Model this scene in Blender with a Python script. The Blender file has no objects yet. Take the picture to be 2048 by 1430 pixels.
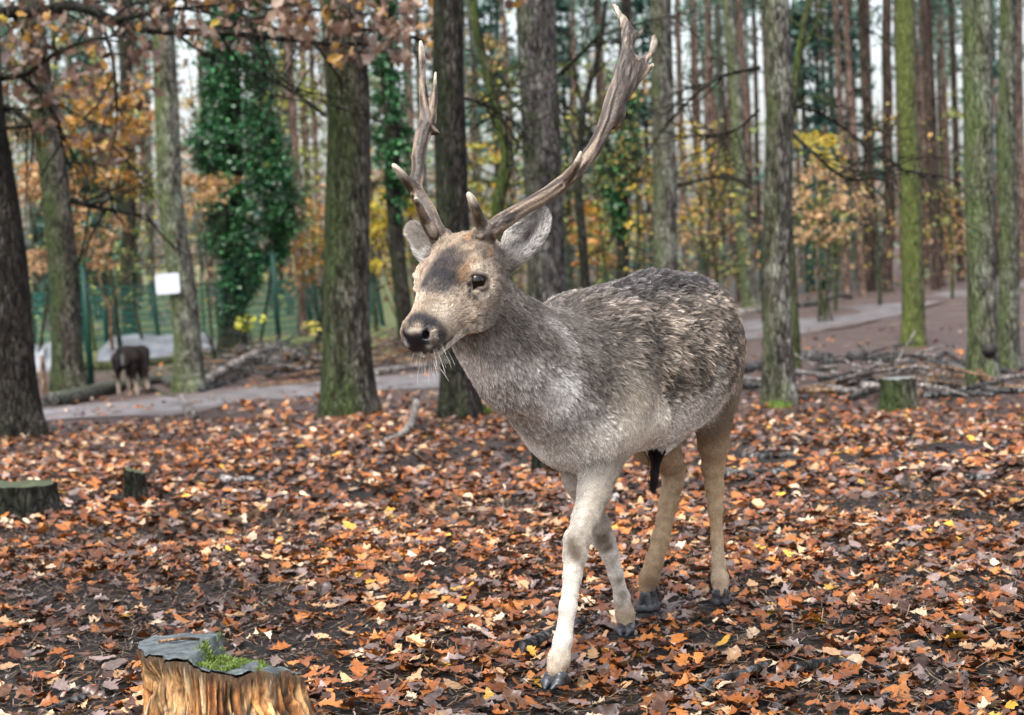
import bpy, math, random
import numpy as np
from mathutils import Vector, Matrix

# ------------------------------------------------------------------ camera, light, exposure
random.seed(7)
rng = np.random.default_rng(7)
SC = bpy.context.scene
COL = SC.collection
FPX = 3700.0                    # focal length in pixels of a 2048 wide picture
CAM = np.array([0.0, 0.0, 1.05])
PITCH = math.atan((715 - 480) / FPX)
ROLL = math.radians(2.5)
_F = np.array([0, math.cos(PITCH), -math.sin(PITCH)])
_R0 = np.array([1.0, 0, 0]); _U0 = np.array([0, math.sin(PITCH), math.cos(PITCH)])
_R = _R0 * math.cos(ROLL) - _U0 * math.sin(ROLL)
_U = _U0 * math.cos(ROLL) + _R0 * math.sin(ROLL)

cam_data = bpy.data.cameras.new('camera')
cam = bpy.data.objects.new('camera', cam_data); COL.objects.link(cam)
cam_data.sensor_width = 36.0
cam_data.lens = FPX / 2048 * 36.0
cam_data.clip_start = 0.05; cam_data.clip_end = 1000
cam_data.dof.use_dof = True
cam_data.dof.focus_distance = 4.22
cam_data.dof.aperture_fstop = 5.6
M = Matrix.Identity(4)
for i in range(3):
    M[i][0] = _R[i]; M[i][1] = _U[i]; M[i][2] = -_F[i]; M[i][3] = CAM[i]
cam.matrix_world = M
SC.camera = cam

SUN_EL, SUN_ROT = math.radians(60), math.radians(200)
world = bpy.data.worlds.new('World'); SC.world = world; world.use_nodes = True
wn = world.node_tree; wn.nodes.clear()
sky = wn.nodes.new('ShaderNodeTexSky'); sky.sky_type = 'NISHITA'; sky.sun_disc = False
sky.sun_elevation = SUN_EL; sky.sun_rotation = SUN_ROT; sky.air_density = 1.0; sky.dust_density = 4.0
hs = wn.nodes.new('ShaderNodeHueSaturation'); hs.inputs['Saturation'].default_value = 0.42
bg = wn.nodes.new('ShaderNodeBackground'); bg.inputs['Strength'].default_value = 0.15
wo = wn.nodes.new('ShaderNodeOutputWorld')
wn.links.new(sky.outputs[0], hs.inputs['Color']); wn.links.new(hs.outputs[0], bg.inputs['Color'])
wn.links.new(bg.outputs[0], wo.inputs['Surface'])

sun_d = bpy.data.lights.new('sun', 'SUN'); sun_d.energy = 1.5; sun_d.angle = math.radians(24)
sun_d.color = (1.0, 0.97, 0.93)
sun = bpy.data.objects.new('sun', sun_d); COL.objects.link(sun)
sun.rotation_euler = (math.radians(90) - SUN_EL, 0, math.radians(-25))
sun.location = (0, 0, 30)

SC.view_settings.view_transform = 'Standard'; SC.view_settings.look = 'None'
SC.view_settings.exposure = 1.42; SC.view_settings.gamma = 1.0
SC.view_settings.use_curve_mapping = False
SC.render.engine = 'CYCLES'
SC.cycles.use_denoising = True
SC.cycles.max_bounces = 6; SC.cycles.diffuse_bounces = 3; SC.cycles.glossy_bounces = 2
SC.cycles.transmission_bounces = 3; SC.cycles.transparent_max_bounces = 4
SC.cycles.sample_clamp_indirect = 4

# ------------------------------------------------------------------ helpers: noise, places
def _hash(ix, iy, iz, seed):
    h = (ix.astype(np.int64) * 374761393 + iy.astype(np.int64) * 668265263 + iz.astype(np.int64) * 2147483647 + seed * 974634777) & 0xFFFFFFFF
    h = ((h ^ (h >> 13)) * 1274126177) & 0xFFFFFFFF
    h = ((h ^ (h >> 16)) * 2246822519) & 0xFFFFFFFF
    return ((h ^ (h >> 15)) & 0xFFFFFF) / float(0xFFFFFF)

def vnoise(p, seed=0):
    p = np.asarray(p, float); i = np.floor(p); f = p - i; f = f * f * (3 - 2 * f)
    i = i.astype(np.int64); out = 0
    for dx in (0, 1):
        for dy in (0, 1):
            for dz in (0, 1):
                w = (f[..., 0] if dx else 1 - f[..., 0]) * (f[..., 1] if dy else 1 - f[..., 1]) * (f[..., 2] if dz else 1 - f[..., 2])
                out = out + w * _hash(i[..., 0] + dx, i[..., 1] + dy, i[..., 2] + dz, seed)
    return out

def fbm(p, octv=3, seed=0):
    p = np.asarray(p, float); a = 0; s = 0.5; t = 0
    for k in range(octv):
        a = a + s * vnoise(p * (2 ** k), seed + k * 17); t += s; s *= 0.5
    return a / t

def sstep(a, b, x):
    t = np.clip((x - a) / (b - a), 0, 1); return t * t * (3 - 2 * t)

def _sp(a): return np.logaddexp(0, a * 1.2) / 1.2

def gz(x, y):
    x = np.asarray(x, float); y = np.asarray(y, float)
    z = -0.05 * (_sp(y - 6.6) - _sp(y - 26))
    far = sstep(6.5, 11, y)
    z = z + far * 0.05 * (np.sin(x * 0.9 + 1.3) * np.sin(y * 0.55) + 0.6 * np.sin(x * 0.37 - y * 0.21))
    z = z + 0.006 * np.sin(x * 5.1 + 2) * np.sin(y * 4.3)
    return z

def ray(px, py):
    return _F + _R * ((px - 1024) / FPX) - _U * ((py - 715) / FPX)

def P(px, py, d):               # point at depth d along the view axis
    return CAM + ray(px, py) * d

def G(px, py):                  # where a view ray meets the ground
    r = ray(px, py); d = 2.5; step = 0.25
    while d < 160:
        q = CAM + r * (d + step)
        if q[2] < gz(q[0], q[1]):
            lo, hi = d, d + step
            for _ in range(24):
                m = (lo + hi) / 2; q = CAM + r * m
                if q[2] < gz(q[0], q[1]): hi = m
                else: lo = m
            q = CAM + r * hi
            return np.array([q[0], q[1], float(gz(q[0], q[1]))])
        d += step
        if d > 30: step = 0.8
    q = CAM + r * 150
    return np.array([q[0], q[1], float(gz(q[0], q[1]))])

def depth(p): return float(np.dot(np.asarray(p) - CAM, _F))

def at(px, y):                  # ground point at distance y on the column px, taken at the horizon
    q = CAM + ray(px, 480 + (1024 - px) * math.tan(ROLL)) * y
    return np.array([q[0], q[1], float(gz(q[0], q[1]))])

# ------------------------------------------------------------------ helpers: objects
def tag(o, label=None, cat=None, group=None, kind=None):
    if label: o['label'] = label
    if cat: o['category'] = cat
    if group: o['group'] = group
    if kind: o['kind'] = kind
    return o

def empty(name, loc, label, cat, group=None):
    o = bpy.data.objects.new(name, None); o.empty_display_size = 0.1
    o.location = tuple(loc); COL.objects.link(o)
    return tag(o, label, cat, group)

def make_mesh(name, v, f, mat=None, colors=None, smooth=True, tri=None):
    v = np.asarray(v, np.float32); me = bpy.data.meshes.new(name)
    if isinstance(f, np.ndarray):
        n, k = f.shape
        me.vertices.add(len(v)); me.vertices.foreach_set('co', v.ravel())
        me.loops.add(n * k); me.loops.foreach_set('vertex_index', f.astype(np.int32).ravel())
        me.polygons.add(n)
        me.polygons.foreach_set('loop_start', np.arange(0, n * k, k, dtype=np.int32))
        me.update(calc_edges=True)
    else:
        me.from_pydata([tuple(map(float, q)) for q in v], [], f)
        me.update()
    if smooth:
        me.polygons.foreach_set('use_smooth', np.ones(len(me.polygons), bool))
    if colors is not None:
        ca = me.color_attributes.new('Col', 'FLOAT_COLOR', 'POINT')
        c = np.ones((len(v), 4), np.float32); c[:, :3] = colors
        ca.data.foreach_set('color', c.ravel())
    if mat: me.materials.append(mat)
    me.validate()
    return me

def obj(name, me, parent=None, loc=(0, 0, 0), **kw):
    o = bpy.data.objects.new(name, me); COL.objects.link(o)
    o.location = tuple(map(float, loc))
    if parent: o.parent = parent
    return tag(o, **kw)

def join(parts):                # list of (v, f) with equal face width -> one
    vs, fs, n = [], [], 0
    for v, f in parts:
        vs.append(v); fs.append(np.asarray(f) + n); n += len(v)
    return np.concatenate(vs), np.concatenate(fs)

def spline(pts, n):
    pts = np.asarray(pts, float); k = len(pts)
    if k == 2: return pts[0] + (pts[1] - pts[0]) * np.linspace(0, 1, n)[:, None]
    t = np.linspace(0, k - 1, n); i = np.clip(np.floor(t).astype(int), 0, k - 2); f = (t - i)[:, None]
    p0 = pts[np.clip(i - 1, 0, k - 1)]; p1 = pts[i]; p2 = pts[i + 1]; p3 = pts[np.clip(i + 2, 0, k - 1)]
    return 0.5 * ((2 * p1) + (-p0 + p2) * f + (2 * p0 - 5 * p1 + 4 * p2 - p3) * f ** 2 + (-p0 + 3 * p1 - 3 * p2 + p3) * f ** 3)

def tube(pts, rad, ns=8, n=None, rough=0.0, seed=0, freq=6.0, cap=True):
    n = n or max(2, len(pts))
    c = spline(pts, n); r = np.interp(np.linspace(0, 1, n), np.linspace(0, 1, len(rad)), rad)
    t = np.gradient(c, axis=0); t /= np.linalg.norm(t, axis=1)[:, None] + 1e-9
    ref = np.array([0, 0, 1.0]) if abs(t[:, 2].mean()) < 0.8 else np.array([1.0, 0, 0])
    a = np.cross(t, ref); a /= np.linalg.norm(a, axis=1)[:, None] + 1e-9
    b = np.cross(t, a)
    th = np.linspace(0, 2 * np.pi, ns, endpoint=False)
    d = a[:, None, :] * np.cos(th)[None, :, None] + b[:, None, :] * np.sin(th)[None, :, None]
    rr = np.repeat(r[:, None], ns, 1)
    if rough:
        q = (c[:, None, :] + d * r[:, None, None]) * freq
        rr = rr * (1 + rough * (fbm(q, 3, seed) - 0.5) * 2)
    v = (c[:, None, :] + d * rr[..., None]).reshape(-1, 3)
    i = np.arange(n - 1)[:, None] * ns; j = np.arange(ns)[None, :]; j2 = (j + 1) % ns
    f = np.stack([i + j, i + j2, i + ns + j2, i + ns + j], -1).reshape(-1, 4)
    if cap:
        k = len(v); v = np.concatenate([v, c[:1], c[-1:]])
        j = np.arange(ns); j2 = (j + 1) % ns
        e0 = np.stack([j2, j, np.full(ns, k), np.full(ns, k)], -1)
        o = (n - 1) * ns
        e1 = np.stack([o + j, o + j2, np.full(ns, k + 1), np.full(ns, k + 1)], -1)
        # degenerate quads are split into triangles below
        f = np.concatenate([f, e0, e1])
    return v, f

def tris(f):                    # quads (possibly degenerate) -> clean triangles
    f = np.asarray(f)
    t = np.concatenate([f[:, [0, 1, 2]], f[:, [0, 2, 3]]])
    ok = (t[:, 0] != t[:, 1]) & (t[:, 1] != t[:, 2]) & (t[:, 0] != t[:, 2])
    return t[ok]

# ------------------------------------------------------------------ helpers: materials
def new_mat(name):
    m = bpy.data.materials.new(name); m.use_nodes = True
    nt = m.node_tree; b = nt.nodes['Principled BSDF']
    return m, nt, b

def nd(nt, typ, **inp):
    n = nt.nodes.new(typ)
    for k, v in inp.items():
        if k in n.inputs: n.inputs[k].default_value = v
        else: setattr(n, k, v)
    return n

def ramp(nt, fac, stops):
    r = nt.nodes.new('ShaderNodeValToRGB'); e = r.color_ramp.elements
    while len(e) < len(stops): e.new(0.5)
    for k, (p, c) in enumerate(stops):
        e[k].position = p; e[k].color = (*c, 1) if len(c) == 3 else c
    nt.links.new(fac, r.inputs[0]); return r

def coords(nt, scale=(1, 1, 1), kind='Object'):
    t = nt.nodes.new('ShaderNodeTexCoord'); m = nt.nodes.new('ShaderNodeMapping')
    m.inputs['Scale'].default_value = scale
    nt.links.new(t.outputs[kind], m.inputs['Vector']); return m.outputs[0]

def noise_n(nt, vec, scale, detail=4, rough=0.55):
    n = nt.nodes.new('ShaderNodeTexNoise'); n.inputs['Scale'].default_value = scale
    n.inputs['Detail'].default_value = detail; n.inputs['Roughness'].default_value = rough
    nt.links.new(vec, n.inputs['Vector']); return n.outputs['Fac']

def mixc(nt, fac, a, b, mode='MIX'):
    m = nt.nodes.new('ShaderNodeMix'); m.data_type = 'RGBA'; m.blend_type = mode
    for k, s in ((0, fac), (6, a), (7, b)):
        if hasattr(s, 'links') or isinstance(s, bpy.types.NodeSocket): nt.links.new(s, m.inputs[k])
        else: m.inputs[k].default_value = s if k == 0 else ((*s, 1) if len(s) == 3 else s)
    return m.outputs[2]

def mathn(nt, op, a, b=0.0, clamp=False):
    m = nt.nodes.new('ShaderNodeMath'); m.operation = op; m.use_clamp = clamp
    for k, s in enumerate((a, b)):
        if isinstance(s, bpy.types.NodeSocket): nt.links.new(s, m.inputs[k])
        else: m.inputs[k].default_value = s
    return m.outputs[0]

def bump(nt, b, h, strength=0.5, dist=0.02):
    n = nt.nodes.new('ShaderNodeBump'); n.inputs['Strength'].default_value = strength
    n.inputs['Distance'].default_value = dist
    nt.links.new(h, n.inputs['Height']); nt.links.new(n.outputs[0], b.inputs['Normal'])

def bark(name, dark, light, moss, moss_amt=0.5, side=(-1, -0.4, 0), lichen=None):
    m, nt, b = new_mat(name)
    v = coords(nt, (1, 1, 0.22)); n1 = noise_n(nt, v, 26, 6, 0.65)
    v2 = coords(nt, (1, 1, 0.6)); n2 = noise_n(nt, v2, 5, 4); n3 = noise_n(nt, v2, 2.2, 5, 0.6)
    c = ramp(nt, n1, [(0.38, dark), (0.60, light)]).outputs[0]
    c = mixc(nt, 0.85, c, ramp(nt, n2, [(0.32, (0.42, 0.40, 0.40)), (0.68, (1.4, 1.4, 1.4))]).outputs[0], 'MULTIPLY')
    if lichen:
        c = mixc(nt, mathn(nt, 'MULTIPLY', ramp(nt, n2, [(0.5, (0, 0, 0)), (0.62, (1, 1, 1))]).outputs[0], 0.55), c, lichen)
    n4 = noise_n(nt, coords(nt, (1, 1, 0.35)), 11, 3, 0.6)
    c = mixc(nt, 0.8, c, ramp(nt, n4, [(0.38, (0.45, 0.43, 0.42)), (0.6, (1.3, 1.3, 1.3))]).outputs[0], 'MULTIPLY')
    vo = nt.nodes.new('ShaderNodeTexVoronoi'); vo.feature = 'DISTANCE_TO_EDGE'; vo.inputs['Scale'].default_value = 1.0
    wv = nt.nodes.new('ShaderNodeVectorMath'); wv.operation = 'MULTIPLY_ADD'; cn = nt.nodes.new('ShaderNodeTexNoise'); cn.inputs['Scale'].default_value = 9; cvv = coords(nt, (1, 1, 1)); nt.links.new(cvv, cn.inputs['Vector'])
    nt.links.new(cn.outputs['Color'], wv.inputs[0]); wv.inputs[1].default_value = (.9, .9, .9); nt.links.new(coords(nt, (30, 30, 7)), wv.inputs[2]); nt.links.new(wv.outputs[0], vo.inputs['Vector'])
    crack = ramp(nt, vo.outputs['Distance'], [(0.02, (0.16, 0.15, 0.14)), (0.22, (1.1, 1.1, 1.1))]).outputs[0]
    c = mixc(nt, 0.85, c, crack, 'MULTIPLY')
    g = nt.nodes.new('ShaderNodeNewGeometry'); dp = nt.nodes.new('ShaderNodeVectorMath'); dp.operation = 'DOT_PRODUCT'
    nt.links.new(g.outputs['Normal'], dp.inputs[0]); dp.inputs[1].default_value = side
    k = mathn(nt, 'MULTIPLY', dp.outputs['Value'], 0.30)
    k = mathn(nt, 'ADD', k, n3); k = mathn(nt, 'ADD', k, moss_amt - 0.5)
    k = mathn(nt, 'ADD', k, mathn(nt, 'MULTIPLY', n1, 0.25))
    mf = ramp(nt, k, [(0.60, (0, 0, 0)), (1.0, (1, 1, 1))]).outputs[0]
    mc = mixc(nt, ramp(nt, n1, [(0.35, (0, 0, 0)), (0.65, (1, 1, 1))]).outputs[0], tuple(x * 0.4 for x in moss), tuple(x * 1.35 for x in moss))
    c = mixc(nt, mf, c, mixc(nt, 0.5, mc, crack, 'MULTIPLY'))
    nt.links.new(c, b.inputs['Base Color']); b.inputs['Roughness'].default_value = 0.7
    b.inputs['Specular IOR Level'].default_value = 0.12
    bump(nt, b, mathn(nt, 'ADD', mathn(nt, 'MINIMUM', vo.outputs['Distance'], .3), n1), 1.0, 0.05)
    return m

def attr_leaf(name, rough=0.4, transl=0.25, spec=0.5):
    m, nt, b = new_mat(name)
    a = nt.nodes.new('ShaderNodeAttribute'); a.attribute_name = 'Col'
    v = coords(nt); n = noise_n(nt, v, 90, 4, 0.6)
    c = mixc(nt, 0.7, a.outputs['Color'], ramp(nt, n, [(0.3, (0.6, 0.58, 0.56)), (0.7, (1.25, 1.25, 1.25))]).outputs[0], 'MULTIPLY')
    nt.links.new(c, b.inputs['Base Color']); b.inputs['Roughness'].default_value = rough
    b.inputs['Specular IOR Level'].default_value = spec
    if transl:
        t = nt.nodes.new('ShaderNodeBsdfTranslucent'); nt.links.new(c, t.inputs[0])
        mx = nt.nodes.new('ShaderNodeMixShader'); mx.inputs[0].default_value = transl
        out = nt.nodes['Material Output']
        nt.links.new(b.outputs[0], mx.inputs[1]); nt.links.new(t.outputs[0], mx.inputs[2]); nt.links.new(mx.outputs[0], out.inputs[0])
    return m

def plain(name, c1, c2, scale=8, rough=0.7, bmp=0.3, stretch=(1, 1, 1), spec=0.4):
    m, nt, b = new_mat(name); v = coords(nt, stretch); n = noise_n(nt, v, scale, 5, 0.6)
    nt.links.new(ramp(nt, n, [(0.3, c1), (0.7, c2)]).outputs[0], b.inputs['Base Color'])
    b.inputs['Roughness'].default_value = rough; b.inputs['Specular IOR Level'].default_value = spec
    if bmp: bump(nt, b, n, bmp, 0.01)
    return m

LEAF = attr_leaf('wet_leaf', 0.32, 0.06, 0.42)
CROWN = attr_leaf('crown_leaf', 0.45, 0.35, 0.4)
IVY = attr_leaf('ivy_leaf', 0.38, 0.12, 0.5)
B_DARK = bark('bark_dark_oak', (0.010, 0.009, 0.008), (0.062, 0.055, 0.046), (0.026, 0.036, 0.014), 0.44)
B_BLACK = bark('bark_black_rot', (0.006, 0.006, 0.005), (0.030, 0.028, 0.022), (0.014, 0.022, 0.010), 0.42)
B_LOG = bark('bark_log', (0.05, 0.05, 0.045), (0.22, 0.225, 0.20), (0.09, 0.12, 0.055), 0.42, (0, 0, 0.6))
B_GREY = bark('bark_grey', (0.03, 0.027, 0.024), (0.24, 0.225, 0.20), (0.085, 0.105, 0.04), 0.40, lichen=(0.26, 0.28, 0.22))
B_BROWN = bark('bark_brown', (0.018, 0.016, 0.013), (0.165, 0.152, 0.125), (0.055, 0.075, 0.026), 0.56)
B_RED = bark('bark_reddish_grey', (0.026, 0.024, 0.023), (0.20, 0.186, 0.178), (0.06, 0.078, 0.03), 0.34)
B_MOSS = bark('bark_moss', (0.045, 0.045, 0.028), (0.20, 0.19, 0.13), (0.115, 0.14, 0.04), 0.74)
B_MOSSY = bark('bark_mossy_stem', (0.03, 0.03, 0.02), (0.12, 0.12, 0.075), (0.075, 0.105, 0.025), 0.66)
B_LICHEN = bark('bark_lichen', (0.04, 0.04, 0.032), (0.27, 0.265, 0.22), (0.11, 0.14, 0.055), 0.52, lichen=(0.25, 0.29, 0.22))
B_PINE = bark('bark_pine', (0.09, 0.062, 0.05), (0.36, 0.25, 0.20), (0.11, 0.13, 0.07), 0.18)
B_PINEDARK = bark('bark_pine_dark', (0.05, 0.035, 0.03), (0.16, 0.11, 0.09), (0.06, 0.08, 0.03), 0.28)
B_DEAD = bark('bark_dead_branch', (0.02, 0.019, 0.018), (0.20, 0.195, 0.195), (0.045, 0.06, 0.025), 0.28, (0, 0, 0.6))
B_PALE = bark('bark_pale_branch', (0.14, 0.125, 0.11), (0.52, 0.48, 0.45), (0.14, 0.16, 0.09), 0.18, (0, 0, 0.6))
B_TAN = bark('bark_peeled', (0.16, 0.095, 0.055), (0.50, 0.33, 0.21), (0.2, 0.16, 0.1), 0.12, (0, 0, 0.6))

# ------------------------------------------------------------------ ground and path
def ground_mat():
    m, nt, b = new_mat('forest_soil')
    v = coords(nt); n1 = noise_n(nt, v, 55, 6, 0.7); n2 = noise_n(nt, v, 1.1, 4); n3 = noise_n(nt, v, 9, 5, 0.65)
    c = ramp(nt, n1, [(0.3, (0.009, 0.0075, 0.007)), (0.55, (0.030, 0.022, 0.018)), (0.78, (0.095, 0.060, 0.042))]).outputs[0]
    c = mixc(nt, 0.7, c, ramp(nt, n3, [(0.3, (0.6, 0.6, 0.62)), (0.72, (1.35, 1.25, 1.2))]).outputs[0], 'MULTIPLY')
    # needle and leaf mould colours further off
    d = ramp(nt, noise_n(nt, v, 16, 5, 0.7), [(0.35, (0.05, 0.037, 0.034)), (0.52, (0.125, 0.088, 0.078)), (0.68, (0.25, 0.165, 0.135))]).outputs[0]
    sx = nt.nodes.new('ShaderNodeSeparateXYZ'); tc = nt.nodes.new('ShaderNodeTexCoord'); nt.links.new(tc.outputs['Object'], sx.inputs[0])
    k = nt.nodes.new('ShaderNodeMapRange'); k.inputs[1].default_value = 9; k.inputs[2].default_value = 20
    nt.links.new(sx.outputs[1], k.inputs[0])
    c = mixc(nt, k.outputs[0], c, d)
    # thin grass beyond the fence on the left
    gx = nt.nodes.new('ShaderNodeMapRange'); gx.inputs[1].default_value = 31; gx.inputs[2].default_value = 38
    nt.links.new(sx.outputs[1], gx.inputs[0])
    gl = nt.nodes.new('ShaderNodeMapRange'); gl.inputs[1].default_value = 2.0; gl.inputs[2].default_value = -3.0
    nt.links.new(sx.outputs[0], gl.inputs[0])
    gf = mathn(nt, 'MULTIPLY', mathn(nt, 'MULTIPLY', gx.outputs[0], gl.outputs[0]), ramp(nt, n2, [(0.36, (0, 0, 0)), (0.56, (1, 1, 1))]).outputs[0])
    c = mixc(nt, gf, c, ramp(nt, n3, [(0.3, (0.10, 0.14, 0.035)), (0.7, (0.24, 0.29, 0.09))]).outputs[0])
    nt.links.new(c, b.inputs['Base Color'])
    r = ramp(nt, n2, [(0.35, (0.4, 0.4, 0.4)), (0.65, (0.75, 0.75, 0.75))]).outputs[0]
    nt.links.new(r, b.inputs['Roughness']); b.inputs['Specular IOR Level'].default_value = 0.22
    bump(nt, b, mathn(nt, 'ADD', n1, n3), 1.0, 0.06)
    return m

def grid(xs, ys, zf):
    X, Y = np.meshgrid(xs, ys); Z = zf(X, Y)
    v = np.stack([X, Y, Z], -1).reshape(-1, 3); nx, ny = len(xs), len(ys)
    i = np.arange(ny - 1)[:, None] * nx; j = np.arange(nx - 1)[None, :]
    f = np.stack([i + j, i + j + 1, i + nx + j + 1, i + nx + j], -1).reshape(-1, 4)
    return v, f

def ground_z(x, y):
    near = 1 - sstep(9, 15, y)
    p = np.stack([x * 3.0, y * 3.0, x * 0], -1)
    return gz(x, y) + near * 0.030 * (fbm(p, 4, 3) - 0.56)
xs = np.concatenate([np.linspace(-130, -5.2, 50), np.linspace(-5, 5, 260), np.linspace(5.2, 130, 50)])
ys = np.concatenate([np.linspace(-6, 2.4, 20), np.linspace(2.5, 12, 260), np.linspace(12.1, 40, 120), np.linspace(41, 300, 50)])
v, f = grid(xs, ys, ground_z)
ground = obj('ground', make_mesh('ground', v, f, ground_mat()), kind='structure')

# trodden path of wet grey sand crossing behind the deer
def path_mat():
    m, nt, b = new_mat('wet_sand'); v = coords(nt); n = noise_n(nt, v, 2.2, 6, 0.65); n2 = noise_n(nt, v, 24, 5, 0.7)
    c = ramp(nt, n, [(0.36, (0.055, 0.045, 0.043)), (0.5, (0.13, 0.115, 0.115)), (0.64, (0.23, 0.22, 0.235))]).outputs[0]
    c = mixc(nt, 0.8, c, ramp(nt, n2, [(0.34, (0.5, 0.48, 0.46)), (0.62, (1.2, 1.2, 1.2))]).outputs[0], 'MULTIPLY')
    ea = nt.nodes.new('ShaderNodeAttribute'); ea.attribute_name = 'Col'; n5 = noise_n(nt, v, 5.5, 5, .7)
    ek = ramp(nt, mathn(nt, 'ADD', ea.outputs['Fac'], mathn(nt, 'MULTIPLY', n5, .9)), [(.52, (1, 1, 1)), (.86, (0, 0, 0))]).outputs[0]
    c = mixc(nt, ek, c, ramp(nt, n2, [(.3, (.03, .022, .019)), (.55, (.09, .06, .048)), (.7, (.2, .125, .09))]).outputs[0])
    nt.links.new(c, b.inputs['Base Color']); b.inputs['Roughness'].default_value = 0.5; b.inputs['Specular IOR Level'].default_value = 0.6
    bump(nt, b, n2, 0.8, 0.03); return m
lower = [(-300, 895), (0, 852), (200, 838), (400, 822), (640, 792), (880, 775), (1200, 742), (1480, 684), (1640, 664), (1760, 640), (1860, 612), (1960, 590), (2200, 560)]
upper = [(-300, 850), (0, 826), (200, 806), (400, 782), (640, 762), (880, 742), (1200, 690), (1480, 640), (1640, 622), (1760, 606), (1860, 590), (1960, 573), (2200, 545)]
lo = spline([G(*q)[:2] for q in lower], 160); up = spline([G(*q)[:2] for q in upper], 160)
k = np.linspace(0, 1, 14)[None, :, None]
e = (fbm(np.stack([lo[:, 0] * 1.6, lo[:, 1] * 1.6, lo[:, 0] * 0], -1), 3, 5) - 0.5)[:, None] * 1.2
lo = lo + (lo - up) / (np.linalg.norm(lo - up, axis=1)[:, None]) * e
q = lo[:, None, :] * (1 - k) + up[:, None, :] * k
edge = np.sin(np.linspace(0, 1, 14) * np.pi)[None, :]
z = gz(q[..., 0], q[..., 1]) + 0.010 + 0.012 * edge
pv = np.concatenate([q, z[..., None]], -1).reshape(-1, 3)
i = np.arange(159)[:, None] * 14; j = np.arange(13)[None, :]
pf = np.stack([i + j, i + j + 1, i + 15 + j, i + 14 + j], -1).reshape(-1, 4)[:, ::-1]
path = obj('path', make_mesh('path', pv, pf, path_mat(), colors=np.repeat(np.tile(np.sin(np.linspace(0, 1, 14) * np.pi), 160)[:, None], 3, 1)), kind='structure')
path_xy = q.reshape(-1, 2)

# ------------------------------------------------------------------ fallen leaves
def oak_leaf(seed, st=16, curl=1.0):
    r = np.random.default_rng(seed)
    t = np.linspace(0, 1, st)
    w = 0.30 * np.sin(np.pi * np.clip(t, 0, 1) ** 0.75) ** 0.8 + 0.012
    lob = 0.86 + 0.24 * np.sin(t * np.pi * 2 * (3.6 if st > 8 else 2.2) + r.uniform(-.6, .6) - 1.2)
    lob = np.where(lob > .88, .88 + (lob - .88) * .8, lob)
    if seed % 5 == 3: lob = lob * 0 + 0.85
    wl = w * lob * r.uniform(0.94, 1.06, st); wr = w * np.roll(lob, 1) * r.uniform(0.94, 1.06, st)
    wl[0] = wr[0] = 0.012; wl[-1] = wr[-1] = 0.05
    sweep = (lob - .88) * .14
    ax = np.stack([r.normal(0, 0.02, st).cumsum() * 0.4, t - 0.5, np.zeros(st)], -1)
    c1, c2, c3 = r.uniform(-0.9, 1.5) * curl, r.uniform(-0.6, .7) * curl, r.uniform(-0.5, 0.5) * curl
    def lift(x, y):
        return c1 * x * x * 1.5 + c2 * (y * y) * 0.8 + c3 * x * y + 0.03 * np.sin(9 * y + 11 * x + seed)
    L = ax.copy(); L[:, 0] -= wl; L[:, 1] += sweep
    Rr = ax.copy(); Rr[:, 0] += wr; Rr[:, 1] += sweep
    for a, jig in ((ax, 0.0), (L, 0.016), (Rr, 0.016)):
        a[:, 2] = lift(a[:, 0], a[:, 1]) + r.normal(0, 1, st) * jig * curl
    ax[:, 2] -= 0.02
    v = np.concatenate([L, ax, Rr])
    i = np.arange(st - 1)
    f = np.concatenate([np.stack([i, i + st, i + st + 1, i + 1], -1), np.stack([i + st, i + 2 * st, i + 2 * st + 1, i + st + 1], -1)])
    return v, f
LEAF_HI = [oak_leaf(s) for s in range(14)]
LEAF_LO = [oak_leaf(40 + s, 7) for s in range(8)]
LEAF_XS = [oak_leaf(70 + s, 4) for s in range(4)]
PAL = np.array([(.15, .048, .016), (.25, .082, .02), (.36, .135, .035), (.40, .235, .12), (.50, .37, .25), (.055, .026, .017), (.12, .085, .075), (.21, .15, .135), (.09, .042, .022), (.50, .28, .04)])
PW = np.array([.19, .17, .10, .08, .05, .13, .11, .07, .12, .01])

def rotm(yaw, pit, rol):
    cy, sy, cp, sp, cr, sr = np.cos(yaw), np.sin(yaw), np.cos(pit), np.sin(pit), np.cos(rol), np.sin(rol)
    return np.stack([np.stack([cy * cr - sy * sp * sr, -sy * cp, cy * sr + sy * sp * cr], -1),
                     np.stack([sy * cr + cy * sp * sr, cy * cp, sy * sr - cy * sp * cr], -1),
                     np.stack([-cp * sr, sp, cp * cr], -1)], -2)

def scatter(protos, pos, R, size, col):
    """joins copies of the prototypes at pos into one vertex/face/colour set"""
    V, Fc, C, n = [], [], [], 0
    which = rng.integers(0, len(protos), len(pos))
    for k, (v, f) in enumerate(protos):
        s = np.where(which == k)[0]
        if not len(s): continue
        w = np.einsum('nij,vj->nvi', R[s], v) * size[s, None, None] + pos[s][:, None, :]
        V.append(w.reshape(-1, 3)); C.append(np.repeat(col[s], len(v), 0))
        off = (np.arange(len(s)) * len(v))[:, None, None] + n
        Fc.append((f[None] + off).reshape(-1, f.shape[1])); n += len(s) * len(v)
    return np.concatenate(V), np.concatenate(Fc), np.concatenate(C)

def leaf_field(n, d0, d1, power=1.0):
    d = np.sqrt(rng.uniform(d0 ** 2, d1 ** 2, n)); a = rng.uniform(-0.47, 0.47, n)
    return np.stack([a * d, d], -1)

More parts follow.
